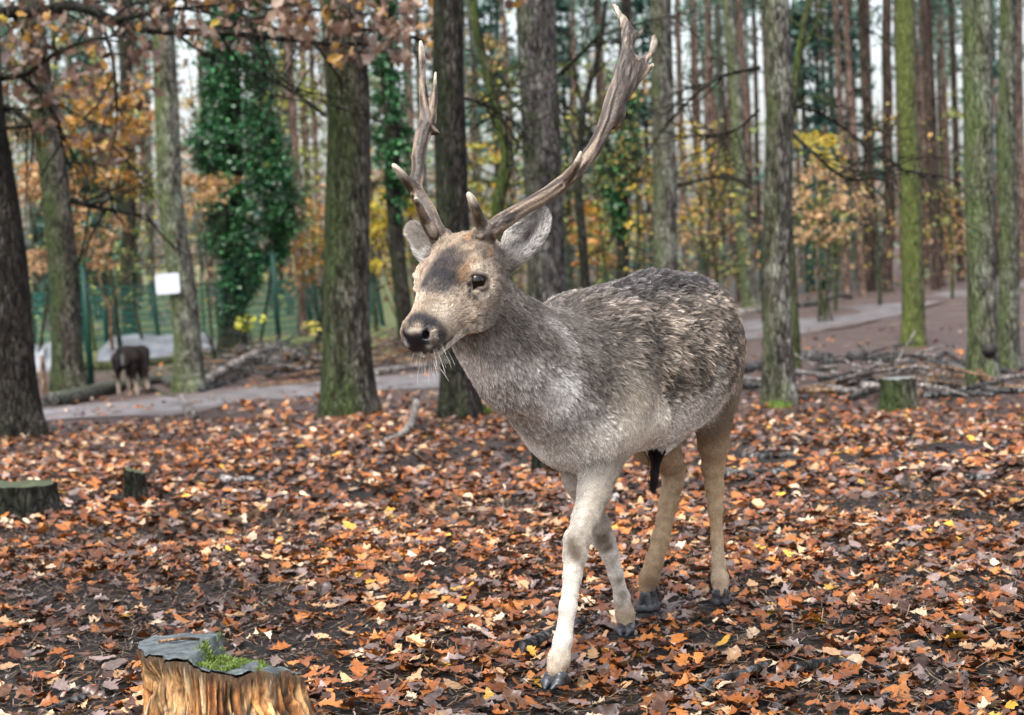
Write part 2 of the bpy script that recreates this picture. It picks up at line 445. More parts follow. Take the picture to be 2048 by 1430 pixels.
def thin_out(xy):
    p = np.concatenate([xy * 1.5, xy[:, :1] * 0], 1)
    dens = sstep(0.32, 0.50, fbm(p, 3, 21)) * 0.80 + 0.20
    # trampled bare soil left of the stump and under the deer's track
    dens *= 1 - 0.72 * np.exp(-(((xy[:, 0] + 1.15) / 0.45) ** 2 + ((xy[:, 1] - 4.9) / 1.0) ** 2))
    dens *= 1 - 0.5 * np.exp(-(((xy[:, 0] - 0.62) / 0.3) ** 2 + ((xy[:, 1] - 4.75) / 0.17) ** 2))
    far = sstep(9, 17, xy[:, 1]); dens *= 1 - far * np.where(xy[:, 0] > 1.2, 0.72, 0.25)
    dens *= 1 - 0.5 * sstep(17, 30, xy[:, 1])
    return rng.uniform(0, 1, len(xy)) < dens

pg = {}
for a in path_xy: pg.setdefault((int(a[0] * 2), int(a[1] * 2)), 1)
def off_path(xy):
    on = np.array([(int(a[0] * 2), int(a[1] * 2)) in pg for a in xy])
    return ~on | (rng.uniform(0, 1, len(xy)) < 0.30)

HOOVES = [G(*q)[:2] for q in ((1108, 1378), (1250, 1276), (1290, 1226), (1440, 1214))]
def off_hooves(xy):
    return np.min([np.hypot(*(xy - h - np.array([0, -.02])).T) for h in HOOVES], 0) > .062
def leaf_set(xy, tilt=0.35, lift=0.02, s0=0.036, s1=0.076):
    n = len(xy); z = ground_z(xy[:, 0], xy[:, 1]) + 0.004 + rng.uniform(0, lift, n) ** 1
    pos = np.concatenate([xy, z[:, None]], 1)
    R = rotm(rng.uniform(0, 2 * np.pi, n), rng.normal(0, tilt, n), rng.normal(0, tilt, n))
    size = rng.uniform(s0, s1, n)
    p = PW.copy(); ci = rng.choice(len(PAL), n, p=p / p.sum())
    warm = fbm(np.concatenate([xy * 1.1, xy[:, :1] * 0], 1), 2, 9)
    c = PAL[ci] * rng.uniform(0.65, 1.3, n)[:, None]
    c = c * (0.75 + 0.5 * sstep(0.35, 0.62, warm))[:, None]
    return pos, R, size, c

xy = leaf_field(14700, 2.8, 7.0); xy = xy[thin_out(xy)]; xy = xy[off_hooves(xy)]
# keep the big stump clear
xy = xy[((xy[:, 0] + 0.633) ** 2 + (xy[:, 1] - 3.60) ** 2) > 0.19 ** 2]
order = np.argsort(xy[:, 1]); xy = xy[order]
sel = xy[:, 1] > 3.75
vis = np.where(sel & (np.abs(xy[:, 0]) < 0.285 * xy[:, 1]))[0][:300]
pos, R, size, c = leaf_set(xy, .25, .016)
# the 300 leaves nearest the camera are objects of their own on the ground
leaf_mats = [make_mesh('leaf', v, f, None) for v, f in LEAF_HI]
tint = []
def leaf_variant(k, ci):
    key = (k, ci)
    if key not in leaf_cache:
        v, f = LEAF_HI[k]
        leaf_cache[key] = make_mesh('leaf', v, f, LEAF, colors=np.repeat([PAL[ci]], len(v), 0))
    return leaf_cache[key]
leaf_cache = {}
for i in vis:
    me = leaf_variant(int(rng.integers(0, 14)), int(rng.choice(len(PAL), p=PW / PW.sum())))
    o = obj('leaf', me, ground, pos[i])
    o.rotation_euler = (float(rng.normal(0, .26)), float(rng.normal(0, .26)), float(rng.uniform(0, 6.28)))
    s = float(size[i]); o.scale = (s, s, s)
rest = np.ones(len(xy), bool); rest[vis] = False
# torn scraps of leaf and mould between the whole leaves
xb = leaf_field(33000, 3.0, 8.5); xb = xb[off_hooves(xb)]; xb = xb[((xb[:, 0] + 0.633) ** 2 + (xb[:, 1] - 3.60) ** 2) > 0.19 ** 2]
pb, Rb, sb, cb_ = leaf_set(xb, .5, .006, .008, .026)
vs_, fs_, cs_ = scatter(LEAF_XS, pb, Rb, sb, cb_ * .42)
obj('leaf_scraps', make_mesh('leaf_scraps', vs_, fs_, LEAF, colors=cs_), kind='stuff', label='torn brown leaf scraps and mould between the whole leaves', cat='leaves')
va, fa, ca = scatter(LEAF_HI, pos[rest], R[rest], size[rest], c[rest])
xy2 = leaf_field(36500, 7.0, 17.5); xy2 = xy2[thin_out(xy2)]; xy2 = xy2[off_path(xy2)]
p2, R2, s2, c2 = leaf_set(xy2, 0.30, 0.02, 0.045, 0.085)
vb, fb, cb = scatter(LEAF_LO, p2, R2, s2, c2)
xy3 = leaf_field(15500, 17.5, 36); xy3 = xy3[thin_out(xy3)]; xy3 = xy3[off_path(xy3)]
p3, R3, s3, c3 = leaf_set(xy3, 0.4, 0.03, 0.07, 0.13)
vc, fc, cc = scatter(LEAF_XS, p3, R3, s3, c3)
V = np.concatenate([va, vb, vc]); Fq = np.concatenate([fa, fb + len(va), fc + len(va) + len(vb)])
litter = obj('leaf_litter', make_mesh('leaf_litter', V, Fq, LEAF, colors=np.concatenate([ca, cb, cc])), kind='stuff',
             label='wet brown and rust oak leaves strewn over the forest floor', cat='leaves')
# pine needles and twig crumbs between the leaves
n = 22000
xy = leaf_field(n, 3.2, 8.0); a = rng.uniform(0, 6.28, n); ln = rng.uniform(0.02, 0.06, n)
d = np.stack([np.cos(a), np.sin(a), rng.normal(0, .15, n)], -1) * ln[:, None]; w = np.stack([-np.sin(a), np.cos(a), a * 0], -1) * 0.0011
b0 = np.concatenate([xy, (ground_z(xy[:, 0], xy[:, 1]) + 0.006 + rng.uniform(0, .015, n))[:, None]], 1)
v = np.stack([b0 - w, b0 + w, b0 + d + w, b0 + d - w], 1).reshape(-1, 3)
f = np.arange(4 * n).reshape(-1, 4)
nc = np.repeat(np.array([(.06, .04, .025), (.13, .08, .045), (.2, .14, .08)])[rng.integers(0, 3, n)], 4, 0)
obj('needle_litter', make_mesh('needle_litter', v, f, LEAF, colors=nc), kind='stuff', label='dark pine needles lying between the fallen leaves', cat='needles')
# ------------------------------------------------------------------ trees
def trunk_mesh(base, top, r0, r1, seed, ns=28, n=54, flare=0.5, ridges=0.085):
    """base/top relative to the base point"""
    r = np.random.default_rng(seed)
    ax = np.linspace(0, 1, n) ** 1.25
    L = np.linalg.norm(top - base); h = ax * L
    c = base + (top - base) * ax[:, None]
    c = c + np.stack([fbm(np.stack([h * 0.35 + seed, h * 0, h * 0], -1), 2, 1) - .5, fbm(np.stack([h * 0.35, h * 0 + seed, h * 0], -1), 2, 2) - .5, h * 0], -1) * 0.22 * np.minimum(h, 1.5)[:, None] / 1.5 * np.minimum(r0 * 5, 1)
    c = c - c[0] + base
    rad = r0 + (r1 - r0) * ax
    th = np.linspace(0, 2 * np.pi, ns, endpoint=False)
    H, T = np.meshgrid(h, th, indexing='ij')
    q = np.stack([np.cos(T) * 3.5, np.sin(T) * 3.5, H * 1.3 + seed], -1)
    rid = fbm(q * np.array([1.6, 1.6, .7]), 3, seed) - 0.5
    lob = 1 + flare * np.exp(-H / 0.26) * (0.35 + 0.65 * (0.5 + 0.5 * np.sin(T * r.integers(3, 6) + seed)))
    R_ = rad[:, None] * lob * (1 + ridges * 2 * rid)
    v = np.stack([c[:, None, 0] + R_ * np.cos(T), c[:, None, 1] + R_ * np.sin(T), c[:, None, 2] + 0 * T], -1)
    v[0, :, 2] -= 0.25
    v = v.reshape(-1, 3)
    i = np.arange(n - 1)[:, None] * ns; j = np.arange(ns)[None, :]; j2 = (j + 1) % ns
    f = np.stack([i + j, i + j2, i + ns + j2, i + ns + j], -1).reshape(-1, 4)
    return v, f, c

RH = [(np.array([(-.5, 0, 0), (-.12, -.26, .06), (.5, 0, .02), (-.12, .26, .06)]), np.array([[0, 1, 2, 3]])),
      (np.array([(-.5, 0, 0), (0, -.34, -.06), (.5, 0, .05), (0, .34, .03)]), np.array([[0, 1, 2, 3]]))]

def leaf_cloud(centers, radii, per, s0, s1, cols, weights, seed=0, flat=1.0, jit=(0.6, 1.35)):
    n = len(centers) * per
    d = rng.normal(0, 1, (n, 3)); d /= np.linalg.norm(d, axis=1)[:, None]
    r = rng.uniform(0, 1, n) ** 0.45
    pos = np.repeat(centers, per, 0) + d * (r * np.repeat(radii, per))[:, None] * np.array([1, 1, flat])
    R = rotm(rng.uniform(0, 6.28, n), rng.normal(0, .8, n), rng.normal(0, .8, n))
    cols = np.asarray(cols, float)
    ci = rng.choice(len(cols), n, p=np.asarray(weights) / np.sum(weights))
    c = cols[ci] * rng.uniform(jit[0], jit[1], n)[:, None] * np.repeat(rng.uniform(.7, 1.25, len(centers)), per)[:, None]
    return scatter(RH, pos, R, rng.uniform(s0, s1, n), c)

BROWNS = [(.22, .11, .045), (.33, .19, .085), (.16, .08, .035), (.45, .29, .16), (.42, .2, .03)]
def limbs_above(c, r1, z0, n, seed, length=1.6):
    """bare limbs leaving the trunk above z0 (relative to the base); returns tubes and twig ends"""
    r = np.random.default_rng(seed); parts, ends = [], []
    zs = c[:, 2]; 
    for k in range(n):
        z = r.uniform(z0, zs[-1] * 0.98); i = int(np.clip(np.searchsorted(zs, z), 1, len(c) - 1)); p = c[i]
        a = r.uniform(0, 6.28); L = length * r.uniform(.6, 1.3)
        d = np.array([math.cos(a), math.sin(a), r.uniform(.1, .7)])
        e = p + d * L; m = p + d * L * .5 + np.array([0, 0, r.uniform(-.15, .2)])
        v, f = tube([p, m, e], [r1 * .45, r1 * .25, .006], 6, 8, 0.15, seed + k)
        parts.append((v, tris(f))); ends.append(e); ends.append(m)
        e2 = m + (d + r.normal(0, .5, 3)) * L * .4
        v, f = tube([m, (m + e2) / 2 + r.normal(0, .05, 3), e2], [r1 * .18, .005], 5, 6); parts.append((v, tris(f))); ends.append(e2)
    return parts, np.array(ends)

def tree(name, label, cat, base_px, base_py, top_px, w_base, w_top, mat, seed, H=9.5, group=None, crown=True, crown_cols=BROWNS, nl=9, ns=28, root=None, extra=None):
    b = G(base_px, base_py) if root is None else root
    d = depth(b)
    tp = P(top_px, 0, d * 1.0)
    u = (tp - b); 
    top = u * (H / u[2])
    t = u[2] / H
    r0 = w_base / 2 * d / FPX; rt = w_top / 2 * d / FPX
    r1 = max(r0 + (rt - r0) / max(t, .2), r0 * 0.35)
    e = empty(name, b, label, cat, group)
    v, f, c = trunk_mesh(np.zeros(3), top, r0, r1, seed, ns)
    obj('trunk', make_mesh('trunk', v, f, mat), e)
    if crown:
        parts, ends = limbs_above(c, r1, max(u[2] + 0.5, H * .55), nl, seed)
        for pv_, pf_ in parts: obj('limb', make_mesh('limb', pv_, pf_, mat), e)
        V, Fc, C = leaf_cloud(ends, np.full(len(ends), .55), 22, .06, .11, crown_cols, np.ones(len(crown_cols)))
        obj('crown', make_mesh('crown', V, Fc, CROWN, colors=C), e, kind='stuff')
    return e, b, c, r0

def rel_branch(e, b, d, pix, r0, r1, mat, seed, n=None, name='branch', twigs=0):
    """a branch through picture points at about the tree's own distance, as a child of the tree"""
    pts = []
    for k, q in enumerate(pix):
        dd = d + (q[2] if len(q) > 2 else 0)
        pts.append(P(q[0], q[1], dd) - b)
    v, f = tube(pts, [r0, (r0 + r1) / 2, r1], 7, n or 5 * len(pix), 0.22, seed, 9)
    f = tris(f)
    if twigs:
        r = np.random.default_rng(seed + 900); sp = spline(pts, 40); tw = [(v, f)]
        for _ in range(twigs):
            i = int(r.integers(8, 38)); p0 = sp[i]; t = sp[min(i + 1, 39)] - sp[i - 1]; t /= np.linalg.norm(t) + 1e-9
            L = r.uniform(.25, .9); dd_ = t * r.uniform(.3, .9) + r.normal(0, .55, 3); dd_ /= np.linalg.norm(dd_)
            p1 = p0 + dd_ * L * .5 + r.normal(0, .04, 3); p2 = p0 + dd_ * L + np.array([0, 0, r.uniform(-.15, .12)])
            q = tube([p0, p1, p2], [r0 * .30 + .003, .003], 5, 6); tw.append((q[0], tris(q[1])))
            for _k in range(2):
                p3 = p1 + (dd_ + r.normal(0, .6, 3)) * L * .35; q = tube([p1, (p1 + p3) / 2 + r.normal(0, .02, 3), p3], [.005, .0025], 4, 4); tw.append((q[0], tris(q[1])))
        v, f = join(tw)
    return obj(name, make_mesh(name, v, f, mat), e), np.array(pts)

# --- the big trunks
tA = tree('oak_tree', 'dark mossy oak cut by the left picture edge, its low brown-leaved boughs spreading right', 'tree', 22, 872, -70, 118, 104, B_DARK, 3, crown=False, ns=36)
tB = tree('forest_tree', 'brown trunk leaning left between the left edge oak and the first green fence post', 'tree', 140, 785, 66, 62, 50, B_BROWN, 4)
tC = tree('forest_tree', 'lichen green leaning trunk that carries the white square notice', 'tree', 379, 784, 316, 56, 44, B_LICHEN, 5)
tE = tree('forest_tree', 'stout brown trunk with moss down its sides, left of the deer muzzle', 'tree', 700, 832, 684, 98, 80, B_BROWN, 6, ns=40)
tF = tree('forest_tree', 'dark grey trunk standing behind the left antler and chin of the deer', 'tree', 918, 838, 902, 72, 60, B_DARK, 7, ns=36)
tG = tree('forest_tree', 'thick reddish grey trunk rising behind the ear between both antlers', 'tree', 1102, 790, 1074, 78, 74, B_RED, 8, ns=36)
tH = tree('forest_tree', 'grey brown trunk rising behind the rump just right of the palmed antler', 'tree', 1338, 706, 1326, 52, 42, B_GREY, 9)
tI = tree('forest_tree', 'slim mossy trunk leaning left beside the deer rump', 'tree', 1503, 622, 1452, 34, 22, B_LICHEN, 10, H=13)
tJ = tree('forest_tree', 'grey speckled trunk with green moss at its foot, nearest right of the deer', 'tree', 1562, 806, 1542, 58, 52, B_GREY, 11, ns=36)
tL = tree('forest_tree', 'trunk entirely coated in bright yellow green moss', 'tree', 1826, 694, 1808, 46, 38, B_MOSS, 12)
tM = tree('forest_tree', 'thick pale green lichened trunk near the right edge with a dark hollow at its foot', 'tree', 1966, 770, 1950, 56, 60, B_LICHEN, 13, ns=36)
tN = tree('forest_tree', 'slimmer green brown trunk close behind the thick lichened one at right', 'tree', 2016, 742, 2012, 42, 36, B_LICHEN, 14)
tP = tree('forest_tree', 'thin dark trunk just left of the bright mossy trunk', 'tree', 1772, 582, 1778, 24, 18, B_PINEDARK, 15, H=16)
tQ = tree('pine_tree', 'reddish brown pine trunk cut by the right picture edge', 'tree', 2046, 556, 2040, 18, 14, B_PINE, 16, H=16)

# hollow knot at the foot of the lichened trunk
v, f = tube([P(1978, 700, depth(tM[1]) - .17) - tM[1], P(1978, 700, depth(tM[1]) - .10) - tM[1]], [.075, .03], 10, 4, .3, 3)
obj('hollow', make_mesh('hollow', v, tris(f), plain('rot_black', (.008, .007, .006), (.02, .017, .014))), tM[0])

# --- oak boughs with brown leaves over the upper left
dA = depth(tA[1])
boughs = [
    [(-30, 60), (0, 28), (80, 22), (150, 12), (230, 40), (310, 62), (420, 64), (520, 72), (640, 86), (720, 88, .3), (800, 100, .5), (880, 112, .6)],
    [(150, 12, -.2), (190, 24, -.4), (214, 76, -.5), (228, 140, -.5), (233, 250, -.4), (216, 320, -.4)],
    [(-20, 158), (50, 148), (110, 108, -.3), (180, 80, -.5), (260, 70, -.6)],
    [(40, 150, .2), (80, 186, .3), (112, 240, .4), (128, 300, .5), (145, 345, .5)],
    [(140, 400, 1), (210, 418, 1.1), (300, 432, 1.3)],
    [(520, 72), (550, 140), (600, 186), (655, 206)],
    [(20, 24), (42, 56), (50, 100), (46, 150)],
    [(420, 64), (520, 34, .3), (640, 20, .6), (760, 30, .8), (860, 20, 1)],
    [(640, 86), (720, 60, .3), (800, 66, .5), (868, 84, .6), (900, 60, .7)],
    [(230, 40), (330, 20, -.4), (430, 10, -.6), (560, -10, -.6)],
    [(10, 215), (40, 225), (62, 250), (60, 252)],
]
bo = []; rr = [.06, .024, .032, .024, .034, .018, .02, .026, .02, .026, .03]
for k, bp in enumerate(boughs):
    o, pts = rel_branch(tA[0], tA[1], dA, bp, rr[k], .005, B_DARK, 60 + k, 8 * len(bp), twigs=10)
    bo.append((o, pts))
def hanging_leaf_points(spec):
    out = []
    for (k, x0, y0, x1, y1, n) in spec:
        for _ in range(n):
            out.append((k, random.uniform(x0, x1), random.uniform(y0, y1), random.gauss(0.1, .55)))
    return out
spec = [(0, 0, 0, 330, 110, 150), (9, 300, -20, 600, 70, 130), (7, 540, -20, 900, 70, 200), (8, 660, 40, 890, 130, 110),
        (0, 380, 40, 660, 95, 70), (2, 20, 90, 330, 190, 85), (1, 180, 150, 300, 330, 45), (3, 60, 180, 180, 300, 40), (6, 0, 60, 90, 200, 50), (7, 1010, -8, 1060, 12, 10)]
pts_l = hanging_leaf_points(spec); random.shuffle(pts_l)
HC = np.array([(.15, .085, .058), (.25, .16, .11), (.10, .058, .043), (.36, .27, .21), (.38, .21, .05), (.25, .19, .17), (.50, .38, .06)])
HW = np.array([.26, .22, .2, .12, .1, .09, .01])
hang_cache = {}
def hang_mesh(k, ci):
    if (k, ci) not in hang_cache:
        v, f = LEAF_LO[k]
        hang_cache[(k, ci)] = make_mesh('leaf', v, f, CROWN, colors=np.repeat([HC[ci]], len(v), 0))
    return hang_cache[(k, ci)]
rp, rR, rs, rc = [], [], [], []
for i, (k, x, y, dd) in enumerate(pts_l):
    w = P(x, y, dA + dd); s = random.uniform(.085, .145)
    eu = (random.gauss(1.2, .6), random.gauss(0, .7), random.uniform(0, 6.28))
    if i < 300:
        o = obj('leaf', hang_mesh(random.randrange(8), int(rng.choice(7, p=HW / HW.sum()))), bo[k][0], w - tA[1])
        o.rotation_euler = eu; o.scale = (s, s, s)
    else:
        rp.append(w - tA[1]); rs.append(s); rc.append(HC[int(rng.choice(7, p=HW / HW.sum()))] * random.uniform(.7, 1.3)); rR.append(np.array(Matrix.Rotation(eu[2], 3, 'Z') @ Matrix.Rotation(eu[1], 3, 'Y') @ Matrix.Rotation(eu[0], 3, 'X')))
v, f, c = scatter(LEAF_LO, np.array(rp), np.array(rR), np.array(rs), np.array(rc))
obj('foliage', make_mesh('foliage', v, f, CROWN, colors=c), tA[0], kind='stuff')
# high crown of the oak, above the picture
parts, ends = limbs_above(tA[2], .12, 5.2, 8, 77, 2.0); 
for pv_, pf_ in parts: obj('limb', make_mesh('limb', pv_, pf_, B_DARK), tA[0])
V, Fc, C = leaf_cloud(ends, np.full(len(ends), .6), 22, .07, .12, BROWNS, np.ones(5)); obj('crown', make_mesh('crown', V, Fc, CROWN, colors=C), tA[0], kind='stuff')

# --- bare side branches of standing trees, as parts
def side(tr, pix, r0, r1=.004, seed=0): rel_branch(tr[0], tr[1], depth(tr[1]), pix, r0 * 1.35, r1 * 1.2, B_DARK, seed, 6 * len(pix), twigs=14)
side(tE, [(650, 232), (610, 200), (560, 170), (530, 150)], .013, seed=1)
side(tF, [(930, 196), (980, 214, .2), (1040, 250, .4)], .012, seed=2)
side(tG, [(1118, 150), (1160, 110, -.2), (1200, 74, -.3), (1280, 46, -.4), (1400, 20, -.5)], .022, seed=3)
side(tG, [(1122, 200), (1170, 250, .2), (1220, 300, .3)], .012, seed=4)
side(tJ, [(1568, 250), (1620, 300, -.2), (1700, 360, -.3), (1790, 340, -.4), (1880, 352, -.5)], .016, seed=5)
side(tJ, [(1566, 210), (1640, 226, .2), (1720, 280, .3), (1790, 330, .3), (1840, 350, .4)], .013, seed=6)
side(tJ, [(1520, 135), (1440, 155, .2), (1380, 200, .3), (1330, 250, .4)], .016, seed=7)
side(tJ, [(1518, 220), (1470, 260, -.1), (1400, 280, -.2)], .012, seed=8)
side(tH, [(1350, 372), (1400, 360), (1450, 350), (1480, 366)], .03, seed=9)
side(tL, [(1800, 100), (1740, 60, .3), (1680, 30, .4), (1590, 20, .6)], .014, seed=10)
side(tL, [(1796, 330), (1750, 300, .2), (1690, 250, .4), (1640, 130, .6)], .014, seed=11)
side(tB, [(62, 240), (36, 225), (12, 212)], .02, seed=12)

# --- young mossy trees with forks
def small_tree(name, label, pix, d, r0, r1, mat, branches, seed, group=None, cat='tree'):
    b = G(*pix[0][:2]) if d is None else at(pix[0][0], d)
    dd = depth(b)
    e = empty(name, b, label, cat, group)
    pts = [np.zeros(3)] + [P(q[0], q[1], dd) - b for q in pix[1:]]
    v, f = tube(pts, [r0, (r0 * .55 + r1 * .45), r1], 10, 8 * len(pts), .15, seed)
    obj('trunk', make_mesh('trunk', v, tris(f), mat), e)
    for k, (bp, ra) in enumerate(branches):
        rel_branch(e, b, dd, bp, ra, .005, mat, seed + k + 1, 6 * len(bp), twigs=7)
    return e, b, dd
small_tree('young_tree', 'crooked young mossy tree forking between the two antlers', [(1000, 700), (996, 440), (1002, 380), (1014, 320), (1000, 250), (980, 170), (958, 80), (946, 0), (940, -60)], 21, .085, .04, B_MOSSY,
           [([(1012, 322), (1032, 300), (1042, 270), (1060, 240)], .04), ([(992, 228), (960, 206), (930, 198)], .03), ([(978, 160), (1000, 142), (1030, 134)], .03), ([(985, 160), (1010, 190), (1034, 215)], .026), ([(1008, 360), (975, 364), (940, 358)], .018), ([(1010, 372), (1040, 366), (1060, 358)], .02)], 201)
small_tree('young_tree', 'crooked thin yellow mossy stem bending behind the grey speckled trunk', [(1582, 640), (1576, 470), (1572, 400), (1576, 300), (1584, 210), (1598, 110), (1612, 30), (1630, -30)], 25, .085, .04, B_MOSSY,
           [([(1600, 100), (1628, 60), (1650, -10)], .04), ([(1606, 60), (1575, 34), (1545, 20)], .03), ([(1580, 230), (1610, 200), (1640, 190)], .022)], 221)
small_tree('young_tree', 'bare dark young tree with open twigs under the palmed antler', [(1172, 600), (1164, 470), (1156, 380), (1160, 300), (1166, 220), (1182, 160), (1200, 90), (1212, 0)], 26, .075, .03, B_DARK,
           [([(1160, 310), (1140, 260), (1120, 220), (1116, 200)], .03), ([(1166, 220), (1150, 150), (1140, 90), (1160, 40)], .026), ([(1182, 160), (1206, 130), (1232, 110)], .02)], 231)

# --- ivy-clad trees
IVYC = [(.012, .055, .016), (.022, .10, .03), (.042, .17, .055), (.005, .022, .009), (.07, .22, .065), (.16, .26, .16)]
IVYW = [.3, .3, .16, .16, .05, .03]
def ivy_tree(label, base, top_px, w, env, seed, H=9.5, per=60, nclump=150, leaf=(.07, .12), rclump=.2, root=None):
    e, b, c, r0 = tree('ivy_tree', label, 'tree', base[0], base[1], top_px, w, w * .8, B_DARK, seed, H=H, crown=False, root=root)
    d = depth(b); cs = []; r = np.random.default_rng(seed)
    ys = np.array([q[0] for q in env]); l = np.array([q[1] for q in env]); rt = np.array([q[2] for q in env])
    while len(cs) < nclump:
        y = r.uniform(ys.min(), ys.max()); x0, x1 = np.interp(y, ys, l), np.interp(y, ys, rt)
        if r.uniform() > (x1 - x0) / (rt - l).max() + .15: continue
        cx, hw = (x0 + x1) / 2, (x1 - x0) / 2
        a = r.uniform(0, 6.28); s = r.uniform(.45, 1) ** .5
        p = P(cx + hw * s * math.cos(a) * .86, y, d)
        p = p + _F * (hw * d / FPX) * s * math.sin(a) * .8
        cs.append(p - b)
    cs = np.array(cs)
    V, Fc, C = leaf_cloud(cs, r.uniform(.6, 1.3, len(cs)) * rclump, per, leaf[0], leaf[1], IVYC, IVYW, jit=(.5, 1.6))
    obj('ivy', make_mesh('ivy', V, Fc, IVY, colors=C), e, kind='stuff')
    return e, b, c, r0
ivy_tree('tree wrapped in a bulky dark green ivy mantle beside the notice tree', (466, 704), 470, 52,
         [(-60, 440, 530), (60, 410, 540), (110, 385, 540), (170, 388, 545), (220, 398, 550), (255, 385, 565), (290, 370, 580), (340, 385, 598), (400, 392, 620), (450, 385, 612), (500, 410, 585), (535, 430, 560), (580, 442, 500), (680, 448, 492)], 31, per=75, nclump=430, rclump=.22)
ivy_tree('slender ivy covered trunk between the stout brown trunk and the left antler', (806, 655), 768, 34,
         [(-40, 745, 800), (60, 742, 800), (180, 745, 815), (300, 748, 822), (400, 765, 822), (450, 785, 815)], 32, per=55, nclump=110, rclump=.16, root=at(806, 36))
ivy_tree('ivy covered trunk seen below the palmed antler', (1240, 640), 1250, 26,
         [(130, 1232, 1260), (200, 1222, 1280), (250, 1205, 1285), (330, 1195, 1290), (400, 1205, 1262), (480, 1222, 1258)], 33, per=50, nclump=100, rclump=.22, leaf=(.09, .15), root=at(1240, 44))
ivy_tree('pale green ivied trunk far behind the mesh fence at left', (256, 640), 250, 30,
         [(470, 238, 272), (560, 234, 274), (620, 240, 272)], 34, per=40, nclump=22, rclump=.16, root=at(252, 44))

# --- autumn saplings and bushes
def sapling(label, px, d, blobs, cols, wts, leaf=(.06, .11), per=24, seed=0, stems=3, group=None, name='autumn_sapling', cat='sapling'):
    b = at(px, d); e = empty(name, b, label, cat, group); dd = depth(b); r = np.random.default_rng(seed)
    cs, rad, parts = [], [], []
    for (x, y, rx, ry, n) in blobs:
        for _ in range(n):
            a = r.uniform(0, 6.28); s = r.uniform(0, 1) ** .5
            cs.append(P(x + rx * s * math.cos(a), y + ry * s * math.sin(a), dd + r.normal(0, .5)) - b); rad.append(r.uniform(.14, .34) * dd / 28)
    cs = np.array(cs); top = cs[np.argmax(cs[:, 2])]
    for k in range(stems):
        en = cs[r.integers(0, len(cs))]
        v, f = tube([r.normal(0, .08, 3) * np.array([1, 1, 0]) - np.array([0, 0, .05]), en * np.array([.3, .3, .45]), en], [.03, .018, .006], 6, 12, .15, seed + k)
        obj('stem', make_mesh('stem', v, tris(f), B_BROWN), e)
    for en in cs[::2]:
        m = en * np.array([.6, .6, .72]) + r.normal(0, .1, 3)
        v, f = tube([m, (m + en) / 2 + r.normal(0, .04, 3), en], [.010, .004], 5, 5); parts.append((v, tris(f)))
    vv, ff = join(parts); obj('twigs', make_mesh('twigs', vv, ff, B_BROWN), e, kind='stuff')
    V, Fc, C = leaf_cloud(cs, np.array(rad), per, leaf[0], leaf[1], cols, wts, flat=.45)
    obj('foliage', make_mesh('foliage', V, Fc, CROWN, colors=C), e, kind='stuff')
    return e
GOLD = [(.50, .26, .03), (.42, .18, .03), (.46, .30, .14), (.34, .19, .08), (.56, .38, .08), (.22, .18, .06)]
YEL = [(.60, .42, .03), (.50, .40, .06), (.30, .32, .05), (.45, .26, .04)]
TAN = [(.46, .26, .12), (.38, .20, .08), (.52, .34, .18), (.27, .14, .06)]
sapling('beech sapling with orange gold leaves between two leaning trunks at left', 236, 35, [(200, 250, 90, 50, 24), (180, 310, 100, 45, 26), (250, 200, 55, 55, 9), (150, 190, 60, 50, 7), (250, 360, 40, 40, 9)], GOLD, [3, 3, 2, 2, 1, 1], (.09, .17), 22, 5, 4)
sapling('tan leaved oak sapling beside the left edge trunk', 96, 32, [(84, 365, 52, 38, 26), (120, 395, 30, 20, 8)], TAN, [3, 2, 3, 1], (.10, .18), 22, 6)
sapling('small tan leaved twig cluster against the ivy mantle', 418, 34, [(400, 385, 38, 38, 15), (440, 368, 20, 14, 4)], TAN + [(.5, .28, .05)], [3, 2, 3, 1, 2], (.08, .13), 20, 7)
sapling('brown leaved beech scrub deep behind the first fence posts', 60, 34, [(60, 520, 40, 40, 10), (170, 450, 80, 60, 20), (170, 530, 60, 50, 10)], TAN + [(.30, .2, .13)], [2, 2, 2, 1, 2], (.09, .15), 20, 8, 4)
sapling('bright yellow bush behind the deer forehead', 796, 38, [(785, 410, 38, 22, 14), (770, 470, 40, 30, 16), (830, 400, 20, 16, 5), (760, 520, 24, 20, 5)], YEL, [4, 3, 2, 1], (.09, .15), 22, 9)
sapling('orange brown bush right of the ivy mantle', 635, 40, [(630, 470, 36, 60, 15), (610, 540, 30, 36, 8), (640, 400, 24, 30, 4)], GOLD, [2, 3, 3, 3, 1, 1], (.09, .15), 18, 10)
sapling('orange and yellow bush in the gap below the palmed antler', 1185, 46, [(1185, 430, 30, 40, 14), (1210, 460, 30, 30, 9), (1150, 480, 24, 26, 7), (1180, 510, 40, 24, 8)], [(.62, .40, .04), (.55, .22, .06), (.5, .18, .06), (.35, .35, .06)], [3, 3, 2, 2], (.11, .18), 20, 11)
sapling('yellow green bush in the gap between antler base and thick trunk', 970, 44, [(960, 350, 40, 70, 16), (970, 440, 30, 50, 10), (950, 500, 30, 30, 6)], YEL + [(.2, .22, .06)], [2, 2, 2, 2, 4], (.1, .16), 14, 12)
sapling('yellow leaved scrub left of the grey brown trunk behind the rump', 1290, 44, [(1270, 380, 40, 40, 9), (1290, 330, 36, 30, 4), (1280, 450, 34, 40, 7)], YEL + [(.24, .2, .08)], [2, 2, 2, 2, 4], (.11, .17), 16, 13)
sapling('golden scrub between the grey brown trunk and the slim leaning one', 1410, 40, [(1390, 270, 50, 40, 8), (1400, 340, 56, 40, 13), (1420, 400, 50, 44, 10), (1380, 440, 30, 30, 5)], YEL + GOLD[2:4] + [(.2, .17, .08)], [2, 2, 2, 2, 2, 2, 3], (.09, .15), 15, 14, 5)
